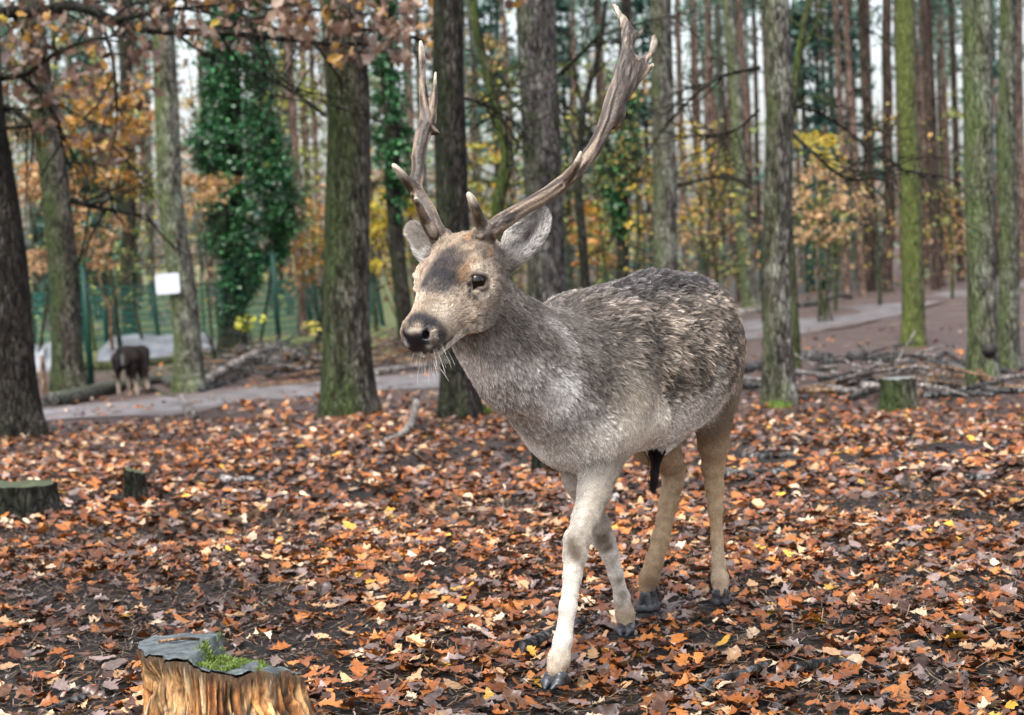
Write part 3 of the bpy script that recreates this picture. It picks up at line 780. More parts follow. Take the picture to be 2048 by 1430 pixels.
sapling('tan orange beech bush right of the crooked yellow mossy stem', 1640, 38, [(1635, 400, 60, 52, 20), (1700, 425, 50, 40, 10), (1620, 345, 34, 30, 5), (1640, 470, 70, 24, 8)], TAN + [(.56, .38, .2)], [3, 1, 4, .5, 3], (.08, .14), 16, 15, 4)
sapling('pale yellow twig leaves between slim trunks at upper right', 1640, 42, [(1625, 280, 40, 16, 9), (1655, 330, 22, 20, 6), (1575, 285, 14, 30, 4)], YEL, [4, 3, 2, 0.5], (.1, .15), 20, 16)
sapling('orange bush between the mossy trunk and the lichened trunk', 1880, 60, [(1880, 420, 40, 40, 12), (1850, 470, 30, 24, 6), (1905, 470, 30, 30, 7)], TAN + YEL[:2], [3, 2, 3, 1, 1, 1], (.14, .22), 16, 17)
sapling('little yellow green maple seedling in front of the mesh fence', 498, 33, [(498, 645, 12, 14, 3)], [(.60, .58, .05), (.45, .5, .06)], [2, 1], (.1, .15), 10, 18, 1)
sapling('second yellow seedling at the left side of the stout brown trunk', 630, 33, [(632, 640, 10, 22, 3)], [(.60, .52, .08), (.55, .42, .1)], [2, 1], (.1, .15), 9, 19, 1)
small_tree('forked_sapling', 'bare tan sapling forking in front of the mesh fence at far left', [(226, 720), (222, 660), (219, 620), (204, 575), (196, 530)], None, .045, .022, B_TAN, [([(219, 622), (232, 590), (246, 540), (250, 500)], .026)], 241, cat='sapling')
small_tree('forked_sapling', 'thin bare stem leaning beside the right fence post at left', [(520, 690), (535, 600), (548, 520), (556, 470)], None, .035, .02, B_DARK, [([(548, 520), (575, 480), (590, 440)], .014)], 245, cat='sapling')
small_tree('forked_sapling', 'thin bare stem left of the stout brown trunk', [(640, 680), (645, 600), (625, 545), (610, 500)], None, .035, .02, B_BROWN, [([(640, 580), (655, 540), (650, 480)], .014)], 249, cat='sapling')
small_tree('wooden_stake', 'short thin brown stake left of the first leaning trunk', [(92, 800), (88, 760), (84, 712)], None, .03, .028, B_TAN, [], 253, cat='stake')

# --- thin twiggy understorey trees between the trunks
marks = [(-80, 'the left edge oak'), (105, 'the first leaning trunk'), (350, 'the notice trunk'), (475, 'the ivy mantle'), (695, 'the stout trunk'), (905, 'the dark trunk'), (1085, 'the thick reddish trunk'), (1330, 'the grey brown trunk'), (1478, 'the slim leaning trunk'), (1550, 'the speckled trunk'), (1818, 'the bright mossy trunk'), (1960, 'the lichened trunk'), (2100, 'the right picture edge')]
ORD = ['first', 'second', 'third', 'fourth', 'fifth', 'sixth', 'seventh', 'eighth', 'ninth', 'tenth', 'eleventh', 'twelfth']
UND = [(60, 44), (180, 40), (280, 38), (400, 46), (590, 44), (630, 50), (745, 42), (850, 46), (975, 34), (1030, 46), (1150, 38), (1215, 36), (1275, 40), (1370, 38), (1400, 48), (1440, 36), (1520, 40), (1665, 44), (1755, 46), (1900, 48)]
def twiggy(px, d, seed, label):
    r = np.random.default_rng(seed); b = at(px, d); e = empty('understorey_tree', b, label, 'tree', 'thin understorey trees'); H = r.uniform(4.5, 8) * d / 42 * (.62 if px > 1340 else 1)
    lean = r.normal(0, .05, 2); top = np.array([lean[0] * H, lean[1] * H, H]); c = spline([np.zeros(3), top * .35 + r.normal(0, .08, 3), top * .7 + r.normal(0, .12, 3), top], 30); rad = r.uniform(.035, .06)
    v, f = tube(c, [rad, rad * .6, .012], 7, 30, .12, seed); obj('trunk', make_mesh('trunk', v, tris(f), B_MOSSY if seed % 2 else B_BROWN), e)
    tw, ends = [], []
    for k in range(30 if px < 1340 else 16):
        i = int(r.integers(6, 29)); a = r.uniform(0, 6.28); L = r.uniform(.5, 1.7) * (1.2 - i / 36); dv = np.array([math.cos(a), math.sin(a), r.uniform(-.1, .7)])
        p1 = c[i] + dv * L * .5 + r.normal(0, .05, 3); p2 = c[i] + dv * L + np.array([0, 0, r.uniform(-.25, .1)])
        q = tube([c[i], p1, p2], [rad * .36 + .004, .004], 5, 6); tw.append((q[0], tris(q[1]))); ends += [p2, p1]
        for _k in range(3):
            p3 = p1 + (dv + r.normal(0, .7, 3)) * L * .4; q = tube([p1, p3], [.008, .003], 4, 3); tw.append((q[0], tris(q[1]))); ends.append(p3)
    vv, ff = join(tw); obj('twigs', make_mesh('twigs', vv, ff, B_DARK if seed % 3 else B_MOSSY), e, kind='stuff')
    cols = [[(.42, .36, .05), (.30, .33, .07), (.22, .28, .07)], [(.45, .27, .08), (.36, .20, .08), (.45, .36, .10)], [(.16, .24, .08), (.26, .32, .09), (.40, .38, .08)]][seed % 3]
    V, Fc, C = leaf_cloud(np.array(ends), np.full(len(ends), .22), 3, .07 * d / 38, .13 * d / 38, cols, [1, 1, 1], flat=.5); obj('foliage', make_mesh('foliage', V, Fc, CROWN, colors=C), e, kind='stuff')
seen = {}
for k, (px, d) in enumerate(UND):
    g = max(i for i in range(len(marks) - 1) if marks[i][0] <= px); seen[g] = seen.get(g, 0) + 1
    twiggy(px, d, 700 + k, '%s thin twiggy understorey tree between %s and %s' % (ORD[seen[g] - 1], marks[g][1], marks[g + 1][1]))

# --- the pine wood behind: one of each kind, then copies
def pine_proto(seed, mat, H=17, r=.14):
    v, f, c = trunk_mesh(np.zeros(3), np.array([0.0, 0, H]), r, r * .45, seed, 14, 30, .3, .05)
    tm = make_mesh('trunk', v, f, mat)
    rr_ = np.random.default_rng(seed); cs = []
    parts = []
    for k in range(26):
        z = rr_.uniform(H * .52, H * 1.0); a = rr_.uniform(0, 6.28); L = rr_.uniform(.5, 2.0) * (1.15 - z / H * .6)
        e = np.array([math.cos(a) * L, math.sin(a) * L, z + rr_.uniform(-.3, .5)])
        vv, ff = tube([np.array([0, 0, z]), e * np.array([.5, .5, 1]) + np.array([0, 0, .05]), e], [.03, .008], 5, 4); parts.append((vv, tris(ff)))
        cs.append(e); cs.append(e * np.array([.65, .65, 1]))
    for k in range(14):
        z = rr_.uniform(H * .12, H * .55); a = rr_.uniform(0, 6.28); L = rr_.uniform(.3, 1.3)
        e = np.array([math.cos(a) * L, math.sin(a) * L, z + rr_.uniform(-.4, .2)])
        vv, ff = tube([np.array([0, 0, z]), e], [.016, .005], 4, 3); parts.append((vv, tris(ff)))
    vv, ff = join(parts)
    V, Fc, C = leaf_cloud(np.array(cs), np.full(len(cs), .5), 11, .16, .34, [(.09, .16, .115), (.12, .20, .15), (.16, .24, .185), (.20, .21, .14)], [3, 3, 2, 1])
    return tm, make_mesh('limbs', vv, ff, mat), make_mesh('crown', V, Fc, CROWN, colors=C)
protos = [pine_proto(301, B_PINE), pine_proto(302, B_PINE), pine_proto(303, B_PINEDARK), pine_proto(304, B_PINE), pine_proto(305, B_GREY), pine_proto(306, B_PINEDARK)]
def pine(px, d, scale, kind, label, group, tilt=None):
    b = at(px, d); tm, lm, cm = protos[kind]
    e = empty('pine_tree', b, label, 'tree', group)
    e.rotation_euler = (random.gauss(0, .012), (tilt if tilt is not None else random.gauss(0, .014)), random.uniform(0, 6.28) if tilt is None else 0)
    e.scale = (scale, scale, random.uniform(.85, 1.2))
    obj('trunk', tm, e); obj('limbs', lm, e, kind='stuff'); obj('crown', cm, e, kind='stuff')
PG = 'pine trunks of the wood behind'
PL = ['slender reddish pine trunk among the many in the wood behind', 'slender reddish pine trunk among the many in the wood behind', 'thin dark brown pine trunk among the many in the wood behind',
      'slender reddish pine trunk among the many in the wood behind', 'thin grey trunk among the many in the wood behind', 'thin dark brown pine trunk among the many in the wood behind']
listed = [(598, 42, .75, 0), (618, 55, .9, 1), (640, 62, .8, 3), (575, 58, .8, 4), (160, 60, 1, 4), (90, 52, .9, 0), (215, 48, 1.1, 4), (270, 70, 1, 5), (420, 66, 1, 1), (540, 64, .8, 4),
          (830, 60, .9, 1), (850, 48, .7, 4), (955, 64, .9, 4), (1035, 58, .8, 0), (1128, 55, .8, 4), (1150, 70, .9, 3), (1225, 66, .8, 1), (1200, 60, .7, 2), (1285, 62, .8, 0), (1370, 60, .9, 1), (1425, 52, .85, 0), (1400, 70, .8, 3),
          (1445, 62, .7, 4), (1478, 52, 1, 2), (1500, 50, .85, 0), (1520, 60, .7, 5), (1640, 58, .7, 5), (1655, 64, .7, 2), (1690, 52, .8, 1), (1672, 70, .9, 4), (1712, 66, .8, 0), (1722, 52, .8, 3), (1738, 56, 1.1, 2), (1748, 68, .9, 1), (1850, 60, 1.0, 3),
          (1868, 55, .9, 5), (1880, 58, .8, 2), (1898, 74, .8, 1), (1918, 62, .9, 5), (1935, 70, .8, 0), (1990, 66, .9, 5), (2030, 60, .9, 3), (1835, 72, .8, 4), (1600, 66, .7, 3), (1460, 75, .8, 1), (1345, 74, .8, 3), (705, 70, .8, 0), (735, 55, .7, 4), (750, 66, .8, 1), (30, 66, 1, 3), (130, 75, 1, 2), (340, 74, .9, 0), (300, 60, .9, 4)]
ORD = ['first', 'second', 'third', 'fourth', 'fifth', 'sixth', 'seventh', 'eighth', 'ninth', 'tenth', 'eleventh', 'twelfth']
KW = ['reddish pine', 'reddish pine', 'dark pine', 'reddish pine', 'grey pine', 'dark pine']
seen = {}
for (px, d, s, k) in sorted(listed):
    g = max(i for i in range(len(marks) - 1) if marks[i][0] <= px); q = (g, KW[k]); seen[q] = seen.get(q, 0) + 1
    pine(px, d, s, k, '%s %s from the left between %s and %s' % (ORD[seen[q] - 1], KW[k], marks[g][1], marks[g + 1][1]), PG)
for i in range(74):
    k = random.randrange(6); pine(random.uniform(-250, 2300), random.uniform(72, 118), random.uniform(.65, 1.1), k, PL[k], PG)

# spruces far back
def spruce(label, px, d, H, w, seed):
    b = at(px, d); e = empty('spruce_tree', b, label, 'tree'); r = np.random.default_rng(seed)
    v, f = tube([(0, 0, -.1), (0, 0, H * .5), (0, 0, H)], [.14, .09, .02], 8, 12); obj('trunk', make_mesh('trunk', v, tris(f), B_PINEDARK), e)
    cs = []
    for k in range(170):
        z = H * r.uniform(.22, 1) ; a = r.uniform(0, 6.28); rad = w * (1.05 - z / H) * r.uniform(.3, 1) + .1
        cs.append((math.cos(a) * rad, math.sin(a) * rad, z - rad * .25))
    V, Fc, C = leaf_cloud(np.array(cs), np.full(len(cs), .35), 18, .14, .3, [(.04, .11, .085), (.06, .15, .12), (.10, .20, .16), (.04, .08, .06)], [3, 3, 1, 2], flat=.5)
    obj('crown', make_mesh('crown', V, Fc, CROWN, colors=C), e)
spruce('blue green spruce between slim trunks at upper right', 1615, 58, 9, 2.0, 1)
spruce('broad blue green spruce behind the thin dark trunk', 1690, 66, 11, 2.4, 2)
spruce('pale blue green spruce between the antlers', 1000, 70, 13, 2.2, 3)
spruce('spruce showing through the gaps left of the palmed antler', 1140, 74, 12, 2.2, 4)
spruce('blue green spruce far behind the orange beech sapling', 190, 60, 9, 2.2, 5)
spruce('spruce far behind the ivy mantle and stout trunk', 560, 74, 10, 2.2, 6)
spruce('dark low spruce left of the orange beech sapling', 150, 46, 5.2, 1.7, 7)
spruce('spruce far behind the grey brown trunk', 1300, 72, 12, 2.2, 8)
spruce('tall spruce far behind the lichened trunk', 1980, 90, 14, 2.6, 9)

# the far wood that reads as one mass
n = 950
px = rng.uniform(-500, 2550, n); d = rng.uniform(96, 150, n)
cs = np.array([at(a, b) for a, b in zip(px, d)])
hmax = np.where((px > 1340), rng.uniform(3, 6, n), np.where(px > 1000, rng.uniform(4, 9, n), rng.uniform(9, 16, n)))
zz = rng.uniform(0, 1, n) ** .9 * hmax * d / 110; cs[:, 2] += zz
V1, F1, C1 = leaf_cloud(cs[::2], np.full(len(cs[::2]), 1.7), 26, .35, .8, [(.28, .20, .165), (.34, .25, .20), (.40, .31, .24), (.20, .17, .12), (.44, .30, .16)], [3, 3, 2, 2, 1])
V2, F2, C2 = leaf_cloud(cs[1::2], np.full(len(cs[1::2]), 1.7), 26, .35, .8, [(.14, .22, .17), (.20, .28, .22), (.25, .30, .21), (.30, .26, .18)], [3, 3, 2, 2])
wood = obj('distant_wood', make_mesh('distant_wood', np.concatenate([V1, V2]), np.concatenate([F1, F2 + len(V1)]), CROWN, colors=np.concatenate([C1, C2])), kind='stuff',
           label='brown and green far wood closing the view behind the trunks', cat='wood')
# low scrub between the trunks, 40 to 70 m off
n = 330
px = rng.uniform(-300, 2350, n); d = rng.uniform(46, 92, n); cs = np.array([at(a, b) for a, b in zip(px, d)])
cs[:, 2] += rng.uniform(0, 1, n) ** 1.6 * np.where(px < 1000, 4.5, 3.0)
V1, F1, C1 = leaf_cloud(cs, np.full(n, .8), 24, .13, .26, [(.22, .13, .07), (.30, .19, .10), (.14, .12, .06), (.40, .28, .08), (.10, .14, .07), (.36, .22, .12)], [3, 3, 2, 1, 2, 2])
obj('undergrowth', make_mesh('undergrowth', V1, F1, CROWN, colors=C1), kind='stuff', label='loose brown and yellow scrub between the far trunks', cat='undergrowth')
# ------------------------------------------------------------------ fences
GREEN = plain('green_coating', (.003, .024, .017), (.006, .036, .026), 20, .5, 0, spec=.2)
TEAL = plain('green_wire', (.012, .075, .06), (.022, .11, .088), 20, .6, 0, spec=.15)
def post_part(e, b, g, top, r):
    v, f = tube([g - b - np.array([0, 0, .1]), top - b], [r, r], 10, 3); o = obj('post', make_mesh('post', v, tris(f), GREEN, smooth=True), e)
    t = top - b; v, f = tube([t, t + np.array([0, 0, .012]), t + np.array([0, 0, .03])], [r * 1.15, r * 1.1, r * .3], 10, 4)
    obj('post_cap', make_mesh('post_cap', v, tris(f), GREEN), o)
def fence(name, label, posts, r, wires=True, vstep=.05, hstep=.2, wr=.0022, rail=False, mat=TEAL):
    gs = [G(x, y) if d is None else at(x, d) for (x, y, ty, tx, d) in posts]
    b = gs[0]; e = empty(name, b, label, 'fence'); tops = []
    for g, (x, y, ty, tx, d) in zip(gs, posts):
        top = P(tx, ty, depth(g)); tops.append(top); post_part(e, b, g, top, r)
    if not wires: return e
    V, Fc, n = [], [], 0
    def strip(p, q, w):
        nonlocal n
        d = (q - p) / (np.linalg.norm(q - p) + 1e-9); a = np.cross(d, [0, 1.0, .1]); a /= np.linalg.norm(a); c = np.cross(d, a)
        ring = [a * w, (-a * .5 + c * .87) * w, (-a * .5 - c * .87) * w]
        V.extend([p + k for k in ring] + [q + k for k in ring])
        for i in range(3): Fc.append((n + i, n + (i + 1) % 3, n + 3 + (i + 1) % 3, n + 3 + i))
        n += 6
    for (g0, t0), (g1, t1) in zip(list(zip(gs, tops))[:-1], list(zip(gs, tops))[1:]):
        L = np.linalg.norm(g1 - g0)
        for k in range(int(L / vstep)):
            u = (k + .5) * vstep / L; strip(g0 + (g1 - g0) * u - b, t0 + (t1 - t0) * u - b - np.array([0, 0, .03]), wr)
        h = min(np.linalg.norm(t0 - g0), np.linalg.norm(t1 - g1))
        for k in range(int(h / hstep) + 1):
            u = k * hstep / h; strip(g0 + (t0 - g0) * u - b, g1 + (t1 - g1) * u - b, wr * 1.5)
    obj('wire_mesh', make_mesh('wire_mesh', np.array(V), np.array(Fc), mat, smooth=False), e, kind='stuff')
    if rail:
        for (t0, t1) in zip(tops[:-1], tops[1:]):
            v, f = tube([t0 - b, t1 - b], [.022, .022], 6, 2); obj('rail', make_mesh('rail', v, tris(f), mat), e)
    return e
fence('post_fence', 'row of tall dark green fence posts with thin wire across the left of the wood', [(-120, 800, 540, -140, None), (184, 783, 530, 165, None), (386, 745, 520, 376, None), (560, 712, 506, 545, None), (822, 650, 487, 805, None)], .052, vstep=.12, hstep=.3, wr=.0012)
fence('mesh_fence', 'low teal wire mesh fence with posts further back at left', [(60, 0, 590, 52, 40), (206, 0, 575, 204, 40), (310, 0, 572, 302, 41), (440, 0, 566, 434, 42), (616, 0, 560, 608, 44), (760, 0, 556, 752, 46)], .05, vstep=.05, hstep=.15, wr=.0115, rail=True)
fence('far_fence', 'dark green far fence between the trunks at right', [(1120, 0, 484, 1120, 52), (1205, 0, 484, 1204, 53), (1270, 0, 485, 1268, 54), (1400, 0, 487, 1398, 55), (1524, 0, 488, 1522, 56), (1622, 0, 488, 1620, 57), (1645, 0, 489, 1643, 57), (1760, 0, 490, 1758, 59)], .075, vstep=.06, hstep=.18, wr=.006)

# ------------------------------------------------------------------ white square notice on its trunk
dC = depth(tC[1]) - .24
q = [P(309, 549, dC), P(358, 545, dC), P(361, 586, dC), P(313, 590, dC)]
ctr = sum(q) / 4; nrm = np.cross(q[1] - q[0], q[3] - q[0]); nrm /= np.linalg.norm(nrm)
if nrm[1] > 0: nrm = -nrm
WHITE = plain('white_board', (.42, .44, .50), (.47, .48, .54), 3, .4, 0)
e = empty('notice_board', ctr, 'blank white square notice fixed to the lichen green leaning trunk', 'sign')
def rounded(q, n=5, r=.12):
    out = []
    for k in range(4):
        a, b_, c = q[k - 1], q[k], q[(k + 1) % 4]
        p0 = b_ + (a - b_) * r; p1 = b_ + (c - b_) * r
        for t in np.linspace(0, 1, n): out.append((1 - t) ** 2 * p0 + 2 * t * (1 - t) * b_ + t * t * p1)
    return np.array(out)
o = rounded(q) - ctr; m = len(o)
v = np.concatenate([o + nrm * .006, o - nrm * .006]); f = [tuple(range(m)), tuple(range(2 * m - 1, m - 1, -1))] + [(i, m + i, m + (i + 1) % m, (i + 1) % m) for i in range(m)]
obj('panel', make_mesh('panel', v, f, WHITE, smooth=False), e)
for sx in (.1, .9):
    for sy in (.1, .9):
        p = (q[0] * (1 - sx) + q[1] * sx) * (1 - sy) + (q[3] * (1 - sx) + q[2] * sx) * sy - ctr
        v, f = tube([p + nrm * .004, p + nrm * .012], [.008, .006], 8, 2); obj('screw', make_mesh('screw', v, tris(f), plain('zinc', (.3, .3, .3), (.4, .4, .4), 5, .35, 0)), e)

# ------------------------------------------------------------------ logs, branches, sticks
def stick(name, label, cat, pix, r0, r1, mat, seed, group=None, forks=(), raise_=None, rough=.2, ns=9):
    """pix: picture points on the ground; optional third value lifts the point"""
    pts = []
    for q_ in pix:
        g = G(q_[0], q_[1])
        if len(q_) > 2: g = P(q_[0], q_[1], depth(G(q_[0], q_[2])))
        pts.append(g)
    b = pts[0].copy(); L = sum(np.linalg.norm(pts[i + 1] - pts[i]) for i in range(len(pts) - 1))
    pp = np.array(pts) - b; pp[:, 2] += (raise_ if raise_ is not None else r0 * .55)
    e = empty(name, b, label, cat, group)
    v, f = tube(pp, [r0, (r0 * .6 + r1 * .4), r1], ns, max(10, min(40, int(L / .06))), rough, seed, 5 / max(r0, .02) * .1)
    obj('stem', make_mesh('stem', v, tris(f), mat), e)
    for k, (i, pf, r) in enumerate(forks):
        fp = [pp[i]] + [((G(a[0], a[1]) if len(a) < 3 else P(a[0], a[1], depth(G(a[0], a[2])))) - b + np.array([0, 0, r * .6])) for a in pf]
        v, f = tube(fp, [r, r * .5], 7, 10, rough, seed + k + 1); obj('fork', make_mesh('fork', v, tris(f), mat), e)
    return e
S = stick
S('fallen_log', 'long grey green log lying along the far edge of the path below the grazing animal', 'log', [(100, 812), (150, 803), (210, 788), (275, 775), (325, 768), (345, 775)], .125, .07, B_LOG, 1, forks=[(3, [(330, 790), (350, 796)], .035)], ns=12)
S('fallen_log', 'pale grey pole propped at a slant on the brushwood right of the notice trunk', 'log', [(408, 772), (450, 745, 758), (512, 712, 742)], .085, .07, B_PALE, 2, ns=12)
S('fallen_branch', 'thin grey branch lying under the slanting pale pole', 'branch', [(400, 786), (445, 770), (500, 752)], .05, .025, B_DEAD, 3, forks=[(1, [(470, 768), (492, 771)], .02)])
S('fallen_branch', 'short whitish broken stick on the near edge of the path', 'branch', [(364, 797), (374, 815), (384, 838)], .045, .06, B_PALE, 4)
S('fallen_branch', 'curved pale peeled twig on the leaves between the two big trunks', 'branch', [(832, 808, 850), (826, 842, 862), (806, 872), (770, 888)], .030, .024, B_PALE, 5)
S('fallen_log', 'long pale green pole on the path edge behind the muzzle of the deer', 'log', [(748, 752), (800, 744), (878, 733)], .075, .055, B_PALE, 6, ns=12)
S('fallen_branch', 'small thin tan twig on the leaves before the stout brown trunk', 'branch', [(610, 830), (640, 836), (655, 846)], .016, .008, B_TAN, 7)
S('fallen_branch', 'short dark twig standing out of the leaves left of centre', 'branch', [(568, 944), (586, 924), (606, 910)], .016, .01, B_DEAD, 8)
S('fallen_branch', 'pale curled bark piece on the leaves left of centre', 'bark', [(445, 962), (470, 967), (490, 962), (508, 964)], .024, .012, B_PALE, 9)
S('fallen_branch', 'thin dark twig sloping on the leaves at left, above the big stump', 'branch', [(195, 1068), (212, 1052), (226, 1042)], .012, .007, B_DEAD, 10)
S('fallen_branch', 'thin straw stalk on leaves above the big stump', 'branch', [(302, 1190), (320, 1180), (336, 1172)], .006, .004, B_TAN, 11)
S('fallen_branch', 'dark curved stick behind the foremost hoof', 'branch', [(1040, 1308), (1085, 1290), (1120, 1268), (1164, 1250)], .022, .013, B_DEAD, 12, rough=.3, ns=12)
S('fallen_branch', 'dark forked root lying on the leaves at lower right', 'branch', [(1395, 1398), (1420, 1378), (1470, 1360), (1540, 1334)], .014, .011, B_DEAD, 13, forks=[(1, [(1424, 1392), (1430, 1402)], .010)], rough=.3, ns=12)
S('fallen_branch', 'dark bowed stick right of the forked root at lower right', 'branch', [(1590, 1346), (1640, 1334), (1680, 1332), (1708, 1342)], .014, .013, B_DEAD, 14, rough=.3, ns=12)
S('fallen_branch', 'short dark crooked twig at the bottom edge, right half', 'branch', [(1762, 1420), (1772, 1398), (1780, 1384), (1795, 1382)], .012, .009, B_DEAD, 15, rough=.3)
S('fallen_branch', 'dark stick slanting into the lower left corner', 'branch', [(90, 1428), (130, 1412), (175, 1396), (222, 1380)], .009, .012, B_DEAD, 16, rough=.3)
S('fallen_branch', 'dark wet stick right of the deer below its haunch', 'branch', [(1452, 954), (1500, 956), (1578, 950)], .028, .022, B_DEAD, 17)
S('fallen_branch', 'short dark stick on the leaves above the wet stick at right', 'branch', [(1484, 916), (1530, 918), (1586, 914)], .024, .018, B_DEAD, 18)
S('fallen_branch', 'short dark chip of wood on the leaves at far right', 'branch', [(1930, 964), (1955, 962), (1978, 966)], .025, .018, B_DEAD, 19)
S('fallen_log', 'short blackened log behind the grey speckled trunk', 'log', [(1585, 722), (1625, 720), (1660, 724)], .10, .085, B_DEAD, 20, ns=12)
S('fallen_log', 'blackened log left of the grey speckled trunk', 'log', [(1476, 748), (1505, 742), (1530, 740)], .09, .08, B_DEAD, 21, ns=12)
S('fallen_log', 'grey log with an upright broken side branch on the bare ground at right', 'log', [(1700, 717), (1745, 722), (1788, 728)], .075, .07, B_DEAD, 22, forks=[(1, [(1735, 712, 724), (1716, 692, 724)], .05)], ns=12)
S('fallen_branch', 'forked grey branch lying by the foot of the lichened trunk', 'branch', [(1835, 714), (1870, 722), (1905, 730), (1932, 732)], .05, .045, B_DEAD, 23, forks=[(1, [(1892, 708), (1925, 728)], .035)])
S('fallen_branch', 'bowed yellowish branch leaning at the foot of the lichened trunk', 'branch', [(1944, 728, 770), (1962, 752, 772), (2000, 776), (2050, 782)], .035, .035, B_TAN, 24)
S('fallen_branch', 'grey branch at the right edge beside the lichened trunk', 'branch', [(1996, 738, 745), (2030, 752), (2060, 760)], .035, .03, B_DEAD, 25)
S('fallen_branch', 'far grey curved branch lying on the bare slope', 'branch', [(1600, 614), (1640, 608), (1680, 594, 604), (1702, 598)], .085, .05, B_DEAD, 26)
S('fallen_log', 'pale log lying at the foot of the slim leaning mossy trunk', 'log', [(1476, 630), (1510, 628), (1532, 624)], .11, .08, B_PALE, 27)
GB = 'sticks of the brushwood row at right'
for k, (a, b_, r, m, lab) in enumerate([
    ((1590, 752), (1672, 744), .04, B_DEAD, 'dark stick topmost in the brushwood row right of the speckled trunk'), ((1584, 760), (1660, 770), .035, B_PALE, 'pale stick touching the speckled trunk in the brushwood row'),
    ((1640, 772), (1705, 758), .03, B_DEAD, 'thin dark stick in the middle of the brushwood row'), ((1704, 756), (1738, 770), .035, B_PALE, 'pale slanting stick left of the short stump'),
    ((1736, 768), (1744, 750), .03, B_PALE, 'short upright pale stick left of the short stump'), ((1690, 782), (1768, 776), .04, B_DEAD, 'grey stick running into the left side of the short stump'),
    ((1600, 800), (1690, 778), .035, B_TAN, 'light peeled stick at the lower left of the brushwood row'), ((1655, 790), (1720, 796), .05, B_PALE, 'whitish stick in front in the brushwood row'),
    ((1722, 794), (1768, 798), .05, B_PALE, 'whitish stick just left of the foot of the short stump'), ((1612, 800), (1668, 798), .03, B_TAN, 'peeled stick at the foot of the speckled trunk'),
    ((1840, 776), (1920, 782), .04, B_DEAD, 'grey stick right of the short stump'), ((1850, 764), (1930, 760), .035, B_TAN, 'light peeled stick right of the short stump'),
    ((1880, 772), (1910, 790), .03, B_DEAD, 'grey slanting stick between short stump and lichened trunk'), ((1845, 800), (1965, 794), .04, B_DEAD, 'long dark stick lying in front, right of the short stump'),
    ((1970, 796), (2060, 798), .04, B_DEAD, 'dark stick running out of the right edge below the lichened trunk'), ((1850, 790), (1900, 796), .03, B_PALE, 'small pale stick low right of the short stump'),
    ((1800, 752), (1845, 742), .03, B_DEAD, 'thin grey stick behind the short stump'), ((1480, 776), (1528, 782), .05, B_DEAD, 'dark stick left of the foot of the speckled trunk'),
    ((1470, 760), (1525, 768), .04, B_PALE, 'pale grey stick left of the speckled trunk'), ((1940, 792), (2010, 776), .03, B_DEAD, 'grey stick crossing before the lichened trunk'),
    ((1858, 748), (1852, 730, 752), .025, B_PALE, 'short upright pale peg between stump and lichened trunk'), ((1640, 740), (1690, 736), .035, B_DEAD, 'dark stick below the blackened log'),
    ((1620, 786), (1652, 778), .03, B_PALE, 'small pale stick at the heart of the brushwood row'), ((1700, 804), (1760, 790), .03, B_DEAD, 'dark stick at the lower front of the brushwood row'),
    ((1880, 802), (1990, 806), .03, B_DEAD, 'thin dark stick lowest at right in the brushwood row'), ((1900, 740), (1938, 752), .035, B_PALE, 'pale stick behind the foot of the lichened trunk')]):
    S('fallen_branch', lab, 'branch', [a, ((a[0] + b_[0]) / 2 + random.uniform(-4, 4), (a[1] + b_[1]) / 2 + random.uniform(-3, 2)), b_], r, r * .6, m, 400 + k, GB, raise_=r + random.uniform(0, .06))
# brushwood heap left of the stout trunk
def heap(name, label, boxes, n, seed, cols):
    r = np.random.default_rng(seed); b = G((boxes[0] + boxes[1]) / 2, boxes[3]); parts = {}
    for k in range(n):
        x = r.uniform(boxes[0], boxes[1]); y = r.uniform(boxes[2], boxes[3]); g = G(x, y) - b
        a = r.normal(0, .7) + (math.pi if r.uniform() < .5 else 0); L = r.uniform(.3, 1.3); d = np.array([math.cos(a), math.sin(a), r.normal(.05, .22)]) * L
        h = r.uniform(.02, .30) * (1 - abs((x - (boxes[0] + boxes[1]) / 2) / (boxes[1] - boxes[0])) * 1.2)
        rad = r.uniform(.008, .032)
        m = r.normal(0, .06, 3)
        v, f = tube([g + [0, 0, h], g + d * .5 + m + [0, 0, h], g + d + [0, 0, max(h * .7, .02)]], [rad, rad * .5], 5, 6, .2, k)
        parts.setdefault(int(r.choice(len(cols), p=[.55, .25, .2])), []).append((v, tris(f)))
    e = empty(name, b, label, 'brushwood')
    for k, pl in parts.items():
        v, f = join(pl); obj('twigs', make_mesh('twigs', v, f, cols[k]), e, kind='stuff')
heap('brushwood_heap', 'tangled brown brushwood heap between the slanting pole and the stout trunk', (430, 690, 712, 762), 230, 5, [B_DEAD, B_TAN, B_PALE])
heap('brushwood_heap', 'reddish brushwood behind the muzzle of the deer', (750, 880, 690, 738), 90, 6, [B_TAN, B_DEAD, B_TAN])
heap('brushwood_heap', 'low twig litter among the sticks at right', (1590, 2040, 738, 802), 36, 8, [B_PALE, B_DEAD, B_TAN])
S('fallen_branch', 'reddish broken branch slanting up behind the muzzle of the deer', 'branch', [(756, 694), (790, 680, 700), (806, 668, 700)], .05, .03, B_TAN, 31)
S('fallen_branch', 'light peeled branch in the heap left of the stout trunk', 'branch', [(560, 740, 748), (590, 738, 748), (620, 756)], .05, .03, B_TAN, 32)
S('fallen_branch', 'second peeled branch at the front of the heap', 'branch', [(520, 776), (556, 770), (640, 764)], .04, .025, B_TAN, 33)
S('fallen_branch', 'forked upright twig in the heap', 'branch', [(614, 738, 745), (622, 718, 745), (630, 700, 745)], .025, .012, B_TAN, 34, forks=[(1, [(640, 706, 745)], .015)])

